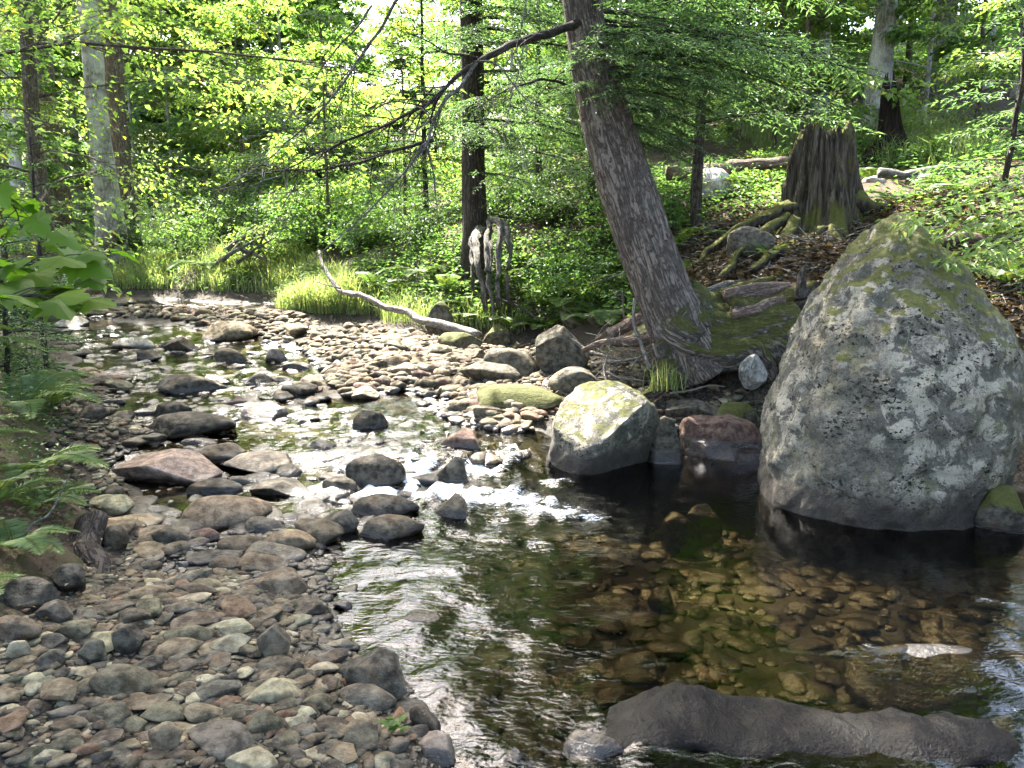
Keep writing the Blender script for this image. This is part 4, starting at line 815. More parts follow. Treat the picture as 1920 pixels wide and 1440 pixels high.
# ------------------------------------------------------------------ plant kit
def leaves(m, P, A, N, L, W, rs, fold=.18, b=None):
    """many leaves at once: base points P, axes A, normals N, lengths L, width ratio W; each two folded triangles"""
    A = unit(A); N = unit(N-(N*A).sum(1)[:, None]*A); B = np.cross(N, A); L = L[:, None]; n = len(P)
    V = np.stack([P, P+A*L*.42+B*L*W*.5+N*L*fold*W, P+A*L-N*L*.10, P+A*L*.42-B*L*W*.5+N*L*fold*W], 1).reshape(-1, 3)
    i = np.arange(n)*4; T = np.concatenate([np.stack([i, i+1, i+2], -1), np.stack([i, i+2, i+3], -1)])
    b = np.clip(rs.normal(.5, .2, n), 0, 1) if b is None else b
    c = np.repeat(np.stack([b, rs.rand(n), 0*b], -1), 4, 0); m.add(V, T, None, None, c)
def sprays(m, rs, P0, D, L, per, size, W=.58, droop=.25, spread=.16, b0=.5, tilt=.3):
    """leaves set left and right along many twigs (start P0, direction D, length L), each twig one flat tier"""
    n = len(P0); k = per; u = (np.arange(k)+.5)/k
    D = unit(D); up = np.array([0, 0, 1.])+rs.normal(size=(n, 3))*tilt*.5
    S_ = unit(np.cross(D, up)); N = unit(np.cross(S_, D))
    U = np.repeat(u[None], n, 0); side = np.where(np.arange(k) % 2, 1., -1.)[None]*np.ones((n, 1))
    P = P0[:, None]+D[:, None]*(U*L[:, None])[..., None]+np.array([0, 0, -1.])*(U**2*L[:, None]*droop)[..., None]+S_[:, None]*(side*rs.uniform(0, spread, (n, k))*(1-.4*U))[..., None]
    P = P+rs.normal(size=P.shape)*.02
    A = D[:, None]*.55+S_[:, None]*(side*rs.uniform(.4, 1.1, (n, k)))[..., None]+np.array([0, 0, -.3])+rs.normal(size=P.shape)*.22
    NN = N[:, None]+rs.normal(size=P.shape)*tilt
    b = np.clip(np.repeat(rs.normal(b0, .16, n)[:, None], k, 1)+rs.normal(0, .12, (n, k)), 0, 1)
    leaves(m, P.reshape(-1, 3), A.reshape(-1, 3), NN.reshape(-1, 3), size*rs.uniform(.45, 1.35, n*k), W, rs, b=b.ravel())
def skeleton(rs, H, r0, cb, spread, nl, rise=.35, prof=None, wob=.02, top=.98, twl=.55, ntw=9, trunk_sides=14, lr=.42):
    tm, bm_ = MB(), MB(); n = 22; z = np.linspace(-.25, H, n); wx = np.cumsum(rs.normal(size=n)*wob*H/22); wy = np.cumsum(rs.normal(size=n)*wob*H/22)
    TP = np.stack([wx-wx[1], wy-wy[1], z], -1); TR = r0*(1-np.clip(z/H, 0, 1))**.8+.008; TR[:3] *= np.array([1.7, 1.35, 1.1])
    q = spline(np.c_[TP, TR], 60); tm.tube(q[:, :3], q[:, 3], trunk_sides, wob=.1, seed=rs.randint(99))
    P0, D, L = [], [], []; az = rs.uniform(0, 6.28)
    for i in range(nl):
        t = cb+(top-cb)*((i+rs.uniform(0, .7))/nl); az += 2.4+rs.normal()*.35; u = (t-cb)/(1-cb)
        LL = spread*(prof(u) if prof else (1-.72*u**1.3))*rs.uniform(.7, 1.2); p = np.array([np.interp(t*H, z, TP[:, k]) for k in range(3)]); e = rise+.5*u+rs.normal()*.12
        d = np.array([math.cos(az)*math.cos(e), math.sin(az)*math.cos(e), math.sin(e)]); pts = [p]
        for k in range(8): d = unit(d+rs.normal(size=3)*.09+np.array([0, 0, -.055])); pts.append(pts[-1]+d*LL/8)
        pts = np.array(pts); r = np.interp(t*H, z, TR)*lr; bm_.tube(pts, np.linspace(r, .004, 9), 6)
        for k in range(ntw):
            s = rs.uniform(.18, 1); j = min(7, int(s*8)); pp = pts[j]+(pts[j+1]-pts[j])*(s*8-j); dd = unit(pts[j+1]-pts[j]); sd = np.cross(dd, [0, 0, 1]); sg = 1 if k % 2 else -1
            d2 = unit(dd*rs.uniform(.4, 1)+sd*sg*rs.uniform(.4, 1.1)+np.array([0, 0, rs.normal()*.16])); l2 = LL*twl*rs.uniform(.35, .8)*(1.15-.6*s)+.18
            bm_.tube(np.array([pp, pp+d2*l2*.5+[0, 0, -.02*l2], pp+d2*l2+[0, 0, -.12*l2]]), [.006, .004, .002], 4, cap=False); P0.append(pp); D.append(d2); L.append(l2)
            for w in range(3):
                f = rs.uniform(.25, .85); p3 = pp+d2*l2*f; d3 = unit(d2+np.cross(d2, [0, 0, 1])*(1 if w % 2 else -1)*rs.uniform(.5, 1.1)+rs.normal(size=3)*.1); l3 = l2*rs.uniform(.3, .6)
                P0.append(p3); D.append(d3); L.append(l3)
    return tm, bm_, np.array(P0), np.array(D), np.array(L)
PROTO = {}
def broadleaf(key, name, seed, H, r0, cb, spread, nl, per, size, bark, leaf, W=.58, rise=.35, ntw=9, twl=.55, prof=None, b0=.5, spr=.16, lr=.42):
    rs = np.random.RandomState(seed); tm, bm_, P0, D, L = skeleton(rs, H, r0, cb, spread, nl, rise, prof, ntw=ntw, twl=twl, lr=lr)
    root = empty(name, (0, 0, -200)); tm.build('trunk', M[bark], root); bm_.build('branches', M[bark], root)
    lm = MB(); sprays(lm, rs, P0, D, L, per, size, W, b0=b0, spread=spr); lm.build('crown', M[leaf], root, False); PROTO[key] = [root, 0]
def bough_geo(rs, L, dens=1.0, fine=1.0, droop=.22):
    """one flat hemlock bough along +X: axis, alternate branchlets, and small needle twigs on each"""
    wood_, nd = MB(), MB(); n = 12; u = np.linspace(0, 1, n); y = np.cumsum(rs.normal(size=n)*.012*L)
    AX = np.stack([u*L, y, -droop*L*u**1.8+.03*L*np.sin(u*3)], -1); wood_.tube(AX, np.linspace(.009*L+.004, .002, n), 5, cap=False)
    Ps, Ds, Ls = [], [], []; nb = int(L/.062*dens)
    for i in range(nb):
        s = .1+.9*(i+rs.rand())/nb; p = np.array([np.interp(s, u, AX[:, k]) for k in range(3)]); sd = 1 if i % 2 else -1
        l = (.52*L*(1-s)**.75*min(1, s*3.2+.25)+.06)*rs.uniform(.6, 1.1); a = R(rs.uniform(28, 72))*sd
        d = unit(np.array([math.cos(a), math.sin(a), rs.normal()*.12-.1])); Ps.append(p); Ds.append(d); Ls.append(l)
        q = p+d*np.linspace(0, l, 4)[:, None]+np.array([0, 0, -1])*(np.linspace(0, 1, 4)**2*l*.22)[:, None]; wood_.tube(q, [.003, .0025, .002, .0012], 3, cap=False)
    Ps.append(AX[0]); Ds.append(np.array([1., 0, -.1])); Ls.append(L)
    Ps, Ds, Ls = np.array(Ps), np.array(Ds), np.array(Ls); st = .021/fine; P, A, LL = [], [], []
    for p, d, l in zip(Ps, Ds, Ls):
        k = max(3, int(l/st)); t = (np.arange(k)+rs.rand(k)*.6)/k; b = p+d*(t*l)[:, None]+np.array([0, 0, -1])*(t**2*l*.22)[:, None]+rs.normal(size=(k, 3))*.012
        if l == L: b = np.stack([np.interp(t, u, AX[:, c]) for c in range(3)], -1)
        sd = np.where(np.arange(k) % 2, 1., -1.)[:, None]; s_ = unit(np.cross(d, [0, 0, 1])); P.append(b); A.append(d*.75+s_*sd*rs.uniform(.35, 1.1, (k, 1))+rs.normal(size=(k, 3))*.22+[0, 0, -.15]); LL.append(np.where(t > .9, .05, .062)*rs.uniform(.55, 1.25, k)/fine**.5)
    P, A, LL = np.concatenate(P), np.concatenate(A), np.concatenate(LL)
    return wood_, nd, P, A, LL
def hemlock(key, seed, H, r0, cb, spread, nl, bark='bark_dark', fine=.62, W=.27, mat='needle', dens=.8):
    rs = np.random.RandomState(seed); root = empty('hemlock', (0, 0, -200)); tm, bm_, nm = MB(), MB(), MB()
    z = np.linspace(-.3, H, 20); TP = np.stack([np.cumsum(rs.normal(size=20)*.012), np.cumsum(rs.normal(size=20)*.012), z], -1); TR = r0*(1-np.clip(z/H, 0, 1))**.8+.006; TR[0] *= 1.5; tm.tube(TP, TR, 14, wob=.1); tm.build('trunk', M[bark], root)
    az = 0
    for i in range(nl):
        t = cb+(.985-cb)*(i+rs.rand()*.6)/nl; az += 2.4+rs.normal()*.3; L = max(.25, spread*(1-((t-cb)/(1-cb))**1.1*.88)*rs.uniform(.65, 1.15)); w_, _, P, A, LL = bough_geo(rs, L, dens, fine, .26)
        e = .12+.35*(t-cb); ca, sa = math.cos(az), math.sin(az); Rm = np.array([[ca*math.cos(e), -sa, -ca*math.sin(e)], [sa*math.cos(e), ca, -sa*math.sin(e)], [math.sin(e), 0, math.cos(e)]])
        o = np.array([np.interp(t*H, z, TP[:, k]) for k in range(3)])
        for V in range(len(w_.V)): w_.V[V] = w_.V[V]@Rm.T+o
        off = bm_.n; bm_.V += w_.V; bm_.T += [q+off for q in w_.T]; bm_.Q += [q+off for q in w_.Q]; bm_.tc += w_.tc; bm_.c += w_.c; bm_.n += w_.n
        nn = np.repeat([[0, 0, 1.]], len(P), 0)+rs.normal(size=P.shape)*.2; bb = np.clip(rs.normal(.4, .12)+rs.normal(size=len(P))*.12+.25*(np.linalg.norm(P, axis=1)/L > .75), 0, 1); leaves(nm, P@Rm.T+o, A@Rm.T, nn, LL, W, rs, .1, bb)
    bm_.build('branches', M[bark], root); nm.build('crown', M[mat], root, False); PROTO[key] = [root, 0]
def shrub(key, name, seed, H, Rr, n, size, leaf, per=12, W=.6, b0=.5):
    rs = np.random.RandomState(seed); root = empty(name, (0, 0, -200)); sm, lm = MB(), MB(); P0, D, L = [], [], []
    for i in range(n):
        az = rs.uniform(0, 6.28); e = rs.uniform(.5, 1.45); d = np.array([math.cos(az)*math.cos(e), math.sin(az)*math.cos(e), math.sin(e)]); l = H*rs.uniform(.55, 1.1); p = np.array([rs.normal()*.12*Rr, rs.normal()*.12*Rr, -.05]); pts = [p]
        for k in range(6): d = unit(d+rs.normal(size=3)*.14+np.array([math.cos(az), math.sin(az), -.3])*.1*Rr/H); pts.append(pts[-1]+d*l/6)
        pts = np.array(pts); sm.tube(pts, np.linspace(.008, .002, 7), 4, cap=False)
        for k in range(9):
            s = rs.uniform(.25, 1)*5.99; j = int(s); pp = pts[j]+(pts[j+1]-pts[j])*(s-j); a2 = rs.uniform(0, 6.28); P0.append(pp); D.append([math.cos(a2), math.sin(a2), rs.uniform(-.1, .5)]); L.append(rs.uniform(.15, .42)*H)
    sprays(lm, rs, np.array(P0), np.array(D), np.array(L), per, size, W, b0=b0, spread=.08, tilt=.4); sm.build('stems', M['twig_dark'], root); lm.build('foliage', M[leaf], root, False); PROTO[key] = [root, 0]
def fern(key, seed, n, L, leaf='fern', up=.9):
    rs = np.random.RandomState(seed); root = empty('fern', (0, 0, -200))
    for i in range(n):
        az = i*2.4+rs.normal()*.3; l = L*rs.uniform(.7, 1.1); e = up*rs.uniform(.7, 1.15); k = 26; s = np.linspace(0, 1, k); el = e-1.35*s**1.2; st = l/k
        x = np.cumsum(np.cos(el))*st; z = np.cumsum(np.sin(el))*st; ca, sa = math.cos(az), math.sin(az); AX = np.stack([x*ca, x*sa, z], -1); T_ = unit(np.gradient(AX, axis=0)); S_ = np.array([-sa, ca, 0.]); N = np.cross(T_, np.repeat(S_[None], k, 0))*-1
        m = MB(); m.tube(AX, np.linspace(.004, .001, k), 4, cap=False); w = .24*l*np.clip(np.sin(math.pi*(s*.88+.12))**.8, .05, 1)*np.where(s < .12, 0, 1)
        for sg in (1, -1):
            ii = np.nonzero(w > .012)[0]; P = np.concatenate([AX[ii], AX[ii]+T_[ii]*st*.5]); A = np.concatenate([S_*sg+T_[ii]*.35+[0, 0, -.18]]*2)+rs.normal(size=(2*len(ii), 3))*.06
            leaves(m, P, A, np.concatenate([N[ii]]*2), np.concatenate([w[ii], w[ii]*.96])*rs.uniform(.85, 1.1, 2*len(ii)), np.concatenate([st*.62/np.maximum(w[ii], .02)]*2)[:, None]*1.0, rs, .05)
        m.build('frond', M[leaf], root, False)
    PROTO[key] = [root, 0]
def plant(key, loc, rz=0, sc=1., label=None, cat='tree', group=None, tilt=(0, 0), name=None):
    pr = PROTO[key]; o = pr[0] if pr[1] == 0 else copy_tree(pr[0]); pr[1] += 1
    if name: o.name = name
    o.location = tuple(loc); o.rotation_euler = (tilt[0], tilt[1], rz); o.scale = (sc, sc, sc) if np.isscalar(sc) else sc
    for key_ in ('label', 'category', 'group'):
        if key_ in o: del o[key_]
    return tag(o, label, cat, group)
def gpt(px, Y, py=430):
    x = (px-960)/F*(Y*CP+(.0)*SP); z = h1(x, Y)
    for _ in range(4):
        f = Y*CP-(z-CAMZ)*SP; x = (px-960)/F*f; z = h1(x, Y)
    return np.array([x, Y, z])
# kinds
broadleaf('tall1', 'maple_tree', 1, 15, .19, .42, 3.4, 30, 7, .115, 'bark_brown', 'leaf', ntw=10)
broadleaf('tall2', 'beech_tree', 2, 17, .17, .5, 3.0, 28, 7, .11, 'bark_pale', 'leaf_bright', rise=.2, ntw=10, b0=.5)
broadleaf('tall3', 'birch_tree', 3, 16, .14, .42, 2.4, 26, 7, .095, 'bark_pale', 'leaf', rise=.45, ntw=9)
broadleaf('tall4', 'ash_tree', 4, 18, .2, .5, 3.0, 26, 7, .11, 'bark_dark', 'leaf_deep', ntw=10)
broadleaf('high1', 'beech_tree', 5, 19, .18, .74, 2.4, 18, 7, .11, 'bark_pale', 'leaf', ntw=8)
broadleaf('high2', 'maple_tree', 6, 19, .19, .74, 2.4, 18, 7, .11, 'bark_brown', 'leaf', ntw=8)
broadleaf('high3', 'birch_tree', 7, 18, .12, .76, 2.0, 16, 7, .1, 'bark_pale', 'leaf', ntw=8)
broadleaf('sap1', 'beech_sapling', 11, 5.2, .03, .14, 1.75, 26, 10, .082, 'bark_pale', 'leaf_bright', rise=.08, ntw=9, b0=.55)
broadleaf('sap2', 'maple_sapling', 12, 6.2, .034, .14, 1.7, 26, 10, .095, 'bark_brown', 'leaf', .85, rise=.15, ntw=9)
broadleaf('sap3', 'birch_sapling', 13, 7.2, .045, .16, 1.5, 26, 9, .075, 'bark_pale', 'leaf_bright', rise=.3, ntw=8, b0=.45)
broadleaf('sap4', 'beech_sapling', 14, 3.4, .022, .16, 1.25, 18, 9, .075, 'bark_brown', 'leaf_bright', rise=.05, ntw=8, b0=.6)
broadleaf('over', 'beech_tree', 15, 10, .16, .17, 5.6, 28, 9, .095, 'bark_brown', 'leaf_bright', rise=.1, ntw=13, b0=.5, lr=.17)
broadleaf('canopy', 'maple_tree', 16, 13, .2, .4, 4.6, 36, 12, .12, 'bark_brown', 'leaf_deep', rise=.25, ntw=12)
hemlock('hem1', 21, 13, .15, .16, 2.9, 50)
hemlock('hem2', 22, 6.5, .06, .12, 1.7, 40, mat='needle')
hemlock('hem3', 23, 14, .17, .12, 2.8, 50, mat='needle_deep')
hemlock('hem5', 25, 15, .145, .36, 1.3, 34)
hemlock('hem4', 24, 2.6, .025, .08, 1.0, 26, fine=.8)
shrub('shr1', 'leafy_shrub', 31, 1.0, .8, 22, .06, 'leaf')
shrub('shr2', 'leafy_shrub', 32, .75, .8, 20, .05, 'leaf_bright', b0=.45)
shrub('shr3', 'leafy_shrub', 33, 1.5, 1.0, 26, .07, 'leaf_deep')
fern('fern1', 41, 9, .62); fern('fern2', 42, 7, .48); fern('fern3', 43, 8, .5, 'fern', 1.1)
rp = random.Random(11)
TALL = [ # key, px of base, Y, scale, label
 ('high1', 213, 15.0, 1.0, 'pale lichened trunk standing at the grass edge on the left, brightest of the far trunks', 'tree'),
 ('high2', 236, 15.8, 1.05, 'brown trunk close behind the pale lichened one on the left', 'tree'),
 ('high2', 118, 16.5, .95, 'brown trunk left of the pale lichened one by the slanting log', 'tree'),
 ('high3', 45, 18, 1.0, 'slim birch near the left edge of the picture', 'tree'),
 ('high3', 150, 21, 1.1, 'thin pale birch seen between the two trunks on the left', 'tree'),
 
 
 ('tall3', 520, 30, .8, 'distant birch above the right end of the grass', 'tree'),
 ('hem1', 600, 27, .72, 'distant hemlock left of the sky gap', 'tree'),
 
 ('hem5', 889, 9.9, 1.0, 'tall dark hemlock on the undercut bank with pale arching roots', 'tree'),
 
 
 ('tall2', 1180, 20, 1.0, 'beech on the hill just right of the leaning trunk top', 'tree'),
 ('hem2', 1304, 8.9, .95, 'thin dark spruce pole beside the white sunlit boulder', 'tree'),
 
 ('tall2', 1530, 17, .9, 'beech with yellow green crown above the big rotten stump', 'tree'),
 ('tall3', 1638, 12.2, 1.0, 'slender pale trunk just left of the blackened stump', 'tree'),
 ('tall1', 1760, 15, .95, 'maple on the slope right of the blackened stump', 'tree'),
 
 ('tall2', 1925, 14, .9, 'beech at the right edge high on the slope', 'tree'),
 
 
 
 ('tall1', 1000, 32, 1.1, 'maple crown on the skyline right of the sky gap', 'tree'),
 
 
 ('tall1', 1480, 28, 1.1, 'maple on the skyline above the big rotten stump', 'tree'),
 ('tall3', 1680, 24, 1.1, 'birch deep in the wood above the blackened stump', 'tree'),
 
 ('tall4', 1900, 24, 1.1, 'ash on the skyline at the top right', 'tree'),
 
 
 ('tall2', 180, 36, 1.1, 'beech deep in the wood behind the pale trunk', 'tree'),
]
for i, (k, px, Y, sc_, lab, cat_) in enumerate(TALL):
    plant(k, gpt(px, Y), rp.uniform(0, 6.28), sc_, lab, cat_, 'trees of the wood')
SAP = [('sap1', -40, 13.5, 1.1, 'yellow green sapling at the far left water edge'), ('sap2', 10, 15, 1.0, 'maple sapling at the left picture edge'), 
       ('sap4', 620, 13.6, 1.0, 'low sapling where the bleached pole starts'),
       ('sap4', 760, 14, 1.0, 'low sapling left of the tall dark hemlock'), ('hem2', 800, 13.5, .7, 'young hemlock left of the tall dark one'), ('sap1', 960, 13.5, .9, 'beech sapling right of the tall dark hemlock'),
       ('hem2', 1010, 11.8, .8, 'young hemlock above the fern bank'), ('hem2', 1110, 10.6, .75, 'young hemlock close left of the leaning trunk'), ('sap1', 1385, 16.0, .95, 'beech sapling behind the weathered log'), ('sap2', 1450, 13, .8, 'maple sapling left of the big rotten stump'),
       ('sap4', 1500, 12, 1.2, 'bright low sapling straight behind the big rotten stump'), ('sap1', 1730, 13, .95, 'bright sapling right of the blackened stump'), ('sap2', 1830, 11.5, .85, 'maple sapling high on the right slope'),
       ('hem4', 1880, 7.6, .9, 'small hemlock seedling at the right edge'), ('sap1', 1900, 10.5, .8, 'beech sapling at the right edge of the slope'), ('sap3', 1160, 15, .9, 'birch sapling behind the leaning trunk'), 
       ('sap2', 590, 24, .9, 'maple sapling far up the valley'), ('sap2', 1020, 21, 1.1, 'maple sapling up the hill behind the fern bank'), ('sap3', 1300, 18, 1.0, 'birch sapling uphill of the thin dark pole'), ('sap2', 1650, 17, 1.0, 'maple sapling uphill of the blackened stump'), 
       ('sap2', 1400, 23, 1.1, 'maple sapling far up the right hill'), ]
SAP += [('sap2', 245, 27, 1.9, 'tall maple crown far behind the two left trunks'), ('sap2', 305, 29, 2.0, 'tall maple crown far behind the left end of the grass'), ('sap1', 365, 27.5, 1.8, 'tall beech crown far behind the middle of the grass'), ('sap2', 425, 29, 2.0, 'tall maple crown far behind the brush heap'), ('sap1', 475, 27, 1.8, 'tall beech crown far behind the right end of the grass'), ('sap2', 535, 30, 1.9, 'tall maple crown far behind the foot of the bleached pole'), ('sap2', 590, 27, 1.3, 'maple crown far behind, at the left rim of the sky gap'), ('sap2', 650, 29, 1.0, 'low maple crown far behind under the left of the sky gap'), ('sap2', 745, 28, .85, 'low maple crown far behind under the right of the sky gap'), ('sap2', 820, 28, 1.3, 'maple crown far behind, at the right rim of the sky gap'), ('sap2', 130, 28, 1.9, 'tall maple crown far behind the slanting log'), ('sap1', 330, 20.4, 1.1, 'bright beech sapling at the back edge of the sunlit grass'), ('sap2', 400, 20.8, 1.0, 'bright maple sapling behind the brush heap'), ('sap4', 460, 18.6, 1.3, 'low bright sapling right of the brush heap'), ('sap1', 262, 20.2, 1.15, 'bright beech sapling just right of the two left trunks'), ('sap1', 180, 20.4, 1.15, 'bright beech sapling between the pale lichened trunk and its left neighbour'), ('sap2', 90, 20, 1.1, 'bright maple sapling at the far left behind the slanting log'), ('sap1', 20, 19.5, 1.15, 'bright beech sapling in the left corner of the wood'), ('sap1', 540, 18.5, 1.1, 'bright beech sapling behind the start of the bleached pole'), ('sap1', 560, 27, 1.6, 'tall beech crown filling in above the foot of the bleached pole'), ('sap3', 175, 31, 2.2, 'pale birch crown farthest back on the left'), ('sap1', 640, 33, 1.4, 'beech crown farthest back left of the sky gap'), ('sap1', 790, 30, 1.1, 'beech crown farthest back right of the sky gap'), ('sap2', 350, 36, 2.6, 'maple crown farthest back above the brush heap'), ('sap1', 480, 38, 2.4, 'beech crown farthest back above the grass'), ('sap1', 430, 31, 2.3, 'large beech crown deep above the brush heap'), ('sap3', 590, 30, 1.7, 'large birch crown deep at the left side of the sky gap'), ('sap3', 720, 30, .7, 'distant birch sapling low in the sky gap'), ('sap1', 30, 22, 1.7, 'tall yellow green sapling filling the far left'), 
        ('sap2', 610, 20, 1.1, 'maple sapling at the left foot of the sky gap'), ('sap1', 850, 20, 1.0, 'beech sapling left behind the tall dark hemlock'), ('sap2', 960, 22, 1.5, 'tall maple sapling right behind the tall dark hemlock'),
        ('sap1', 985, 17, 1.4, 'tall beech sapling above the fern bank'), ('sap3', 1070, 18, 1.5, 'tall birch sapling behind the leaning trunk'), ('sap1', 1150, 19, 1.6, 'tall beech sapling up the hill behind the leaning trunk'), ('sap2', 1230, 16, 1.3, 'maple sapling just right of the leaning trunk'), ('sap1', 1310, 20, 1.7, 'tall beech sapling above the thin dark pole'), ('sap2', 1390, 17, 1.4, 'maple sapling above the weathered log'), ('sap1', 1470, 18.5, 1.6, 'tall beech sapling above the big rotten stump'),
        ('sap3', 1540, 16, 1.4, 'birch sapling above the gap between the stumps'), ('sap2', 1700, 18, 1.5, 'tall maple sapling right behind the blackened stump'), ('sap1', 1780, 17, 1.5, 'tall beech sapling on the upper right slope'), ('sap3', 1850, 15, 1.3, 'birch sapling on the upper right slope'), ('sap2', 1920, 18, 1.6, 'tall maple sapling in the top right corner'), ('sap1', 250, 29, 2.2, 'large beech crown deep behind the left trunks'), ('sap2', 380, 30, 2.2, 'large maple crown deep behind the grass'),
        ('sap1', 60, 29, 2.2, 'large beech crown deep at the far left'), ('sap2', 1200, 28, 2.2, 'large maple crown deep up the hill'), ('sap1', 1360, 29, 2.2, 'large beech crown deep above the weathered log'), ('sap2', 1560, 27, 2.1, 'large maple crown deep above the stumps'), ('sap1', 1800, 26, 2.1, 'large beech crown deep at the upper right'), ('sap1', 520, 33, 2.0, 'large beech crown deep left of the sky gap'), ('sap1', 1000, 27, 2.0, 'large beech crown deep above the fern bank')]
for k, px, Y, sc_, lab in SAP: plant(k, gpt(px, Y), rp.uniform(0, 6.28), sc_, lab, 'young tree', 'young trees of the understorey')
for x, y, sc_, rz, k, lab in [(-5.9, 8.3, 1.0, 1.1, 'over', 'spreading beech whose boughs hang over the upper stream from the left'), (-6.9, 12.4, .85, 2.6, 'over', 'beech at the left end of the far gravel with boughs drooping toward the bleached pole')]:
    plant(k, (x, y, h1(x, y)), rz, sc_, lab, 'tree', 'trees of the wood')
# trees outside the frame that shade the pool
for x, y, k, sc_, lab in [(-5.6, 5.2, 'hem1', 1.0, 'hemlock on the near left bank outside the picture'), (-5.2, 7.0, 'canopy', 1.1, 'tall maple on the left bank outside the picture'), (2.8, -3.0, 'canopy', 1.1, 'wide maple behind the viewer'), (-4.2, -.8, 'canopy', 1.1, 'wide maple on the near left behind the viewer'), (6.2, .6, 'canopy', 1.05, 'wide maple beside the near pool outside the picture'), (-1, -7, 'canopy', 1.2, 'wide maple farther behind the viewer'), (-4.6, 2.2, 'canopy', 1.0, 'maple on the near left bank outside the picture'), (-8.5, 3.4, 'tall4', 1.0, 'ash behind the near left bank outside the picture'), (-3.5, -2.5, 'tall4', 1.0, 'ash behind the viewer on the left'), (6.5, 3.0, 'hem3', 1.0, 'hemlock right of the huge boulder outside the picture'), (4.6, -1.5, 'tall1', 1.0, 'maple behind the viewer on the right'), (6.8, 7.2, 'hem1', 1.0, 'hemlock on the right slope outside the picture'), (-9.5, 7.0, 'hem3', .95, 'hemlock farther back on the left bank outside the picture')]:
    plant(k, (x, y, h1(x, y)), rp.uniform(0, 6.28), sc_, lab, 'tree', 'shade trees beside the viewer')
SHR = [('shr2', 560, 14.2, 1.0, 'pale shrub at the right end of the grass'), ('shr1', 600, 14.2, 1.2, 'green shrub behind the bend of the bleached pole'), ('shr1', 680, 12.6, 1.0, 'green shrub right behind the bleached pole'), ('shr2', 740, 12.2, 1.1, 'pale shrub on the bank above the bleached pole'), ('shr3', 800, 11.4, .8, 'dark shrub left of the pale arching roots'), ('shr1', 640, 14.5, 1.4, 'tall shrub behind the sunlit grass'),
       ('shr2', 500, 14.2, 1.2, 'shrub beside the brush heap'), ('shr3', 420, 15.5, .9, 'dark shrub behind the brush heap'), ('shr1', 340, 14.8, 1.0, 'shrub at the back of the sunlit grass'), ('shr3', 280, 15, .8, 'dark shrub beside the trunks on the left'), ('shr1', 1060, 9.0, .9, 'shrub in the middle of the fern bank'),
       ('shr2', 1120, 8.6, .8, 'pale shrub left of the leaning trunk'), ('shr1', 1170, 9.6, 1.0, 'shrub high on the bank behind the leaning trunk'), ('shr3', 1030, 10.6, .8, 'dark shrub at the top of the fern bank'), ('shr1', 930, 11.4, .9, 'shrub behind the arching roots'), ('shr2', 1390, 10.6, .7, 'shrub behind the white sunlit boulder'), ('shr1', 1250, 9.2, .7, 'shrub between the leaning trunk and the white boulder'),
       ('shr2', 1760, 10.2, .9, 'shrub on the slope right of the blackened stump'), ('shr2', 1460, 11.2, .9, 'shrub left of the big rotten stump top'), ('shr1', 1580, 11.2, .8, 'shrub filling the gap between the stumps'), ('shr1', 60, 12.2, .9, 'shrub at the left edge of the far water'), ('shr3', 20, 9.5, .9, 'dark shrub on the left bank'), ('shr2', 700, 13.5, 1.3, 'tall pale shrub under the sky gap')]
for k, px, Y, sc_, lab in SHR: plant(k, gpt(px, Y), rp.uniform(0, 6.28), sc_, lab, 'shrub', 'shrubs of the stream banks')
FER = [('fern2', 1090, 8.35, 1.0, 'fern low in the middle of the bank'), ('fern3', 1000, 9.2, 1.1, 'fern high above the undercut'), ('fern1', 1100, 9.4, 1.1, 'fern high on the bank between the shrubs'), ('fern2', 1180, 8.5, .9, 'fern touching the leaning trunk from behind'), ('fern1', 1045, 9.7, 1.1, 'broad fern at the crest of the bank'), ('fern3', 930, 9.6, 1.0, 'fern right beside the arching roots'), ('fern2', 870, 9.5, 1.0, 'fern left of the arching roots'), ('fern1', 800, 10.3, 1.1, 'fern on the bank behind the end of the bleached pole'), ('fern2', 450, 13.6, 1.2, 'fern in the middle of the sunlit grass'), ('fern3', 560, 12.9, 1.1, 'fern at the right end of the sunlit grass'), ('fern1', 620, 12.3, 1.1, 'fern behind the first bend of the bleached pole'), ('fern2', 1380, 8.3, .8, 'small fern left of the big rotten stump'), ('fern3', 1440, 7.2, .6, 'small fern above the mossy root mass'), ('fern1', 1690, 8.0, .9, 'fern right of the big rotten stump roots'), ('fern2', 1800, 7.4, 1.0, 'fern on the litter slope at the right'), ('fern1', 1060, 8.8, 1.1, 'yellow green fern in the middle of the bank'), ('fern1', 1130, 8.2, 1.0, 'fern low on the bank left of the leaning trunk'), ('fern2', 1020, 8.7, 1.0, 'fern above the undercut left of the middle fern'), ('fern1', 1150, 9.0, 1.0, 'fern beside the left edge of the leaning trunk'), ('fern2', 960, 8.9, 1.1, 'fern drooping over the undercut bank'), ('fern3', 900, 9.2, 1.0, 'fern at the foot of the arching roots'), ('fern1', 1335, 9.9, 1.0, 'bright fern above the white sunlit boulder'),
       ('fern3', 1270, 8.6, 1.0, 'fern behind the leaning trunk on the right'), ('fern2', 1290, 7.9, 1.0, 'fern left of the round pale grey boulder'), ('fern1', 390, 14.0, 1.3, 'fern in front of the brush heap'), ('fern2', 760, 10.4, 1.2, 'fern above the bleached pole'), ('fern3', 700, 10.9, 1.2, 'fern at the bend of the bleached pole'), ('fern2', 1850, 6.6, 1.0, 'fern on the slope right of the huge boulder'), ('fern3', 1890, 5.9, 1.0, 'fern low behind the huge boulder on the right'), ('fern1', 1740, 8.9, 1.0, 'fern on the slope above the huge boulder'), ('fern2', 1630, 9.6, .9, 'fern between stump and small pale stone'), ('fern3', 840, 9.8, 1.0, 'fern under the tall dark hemlock')]
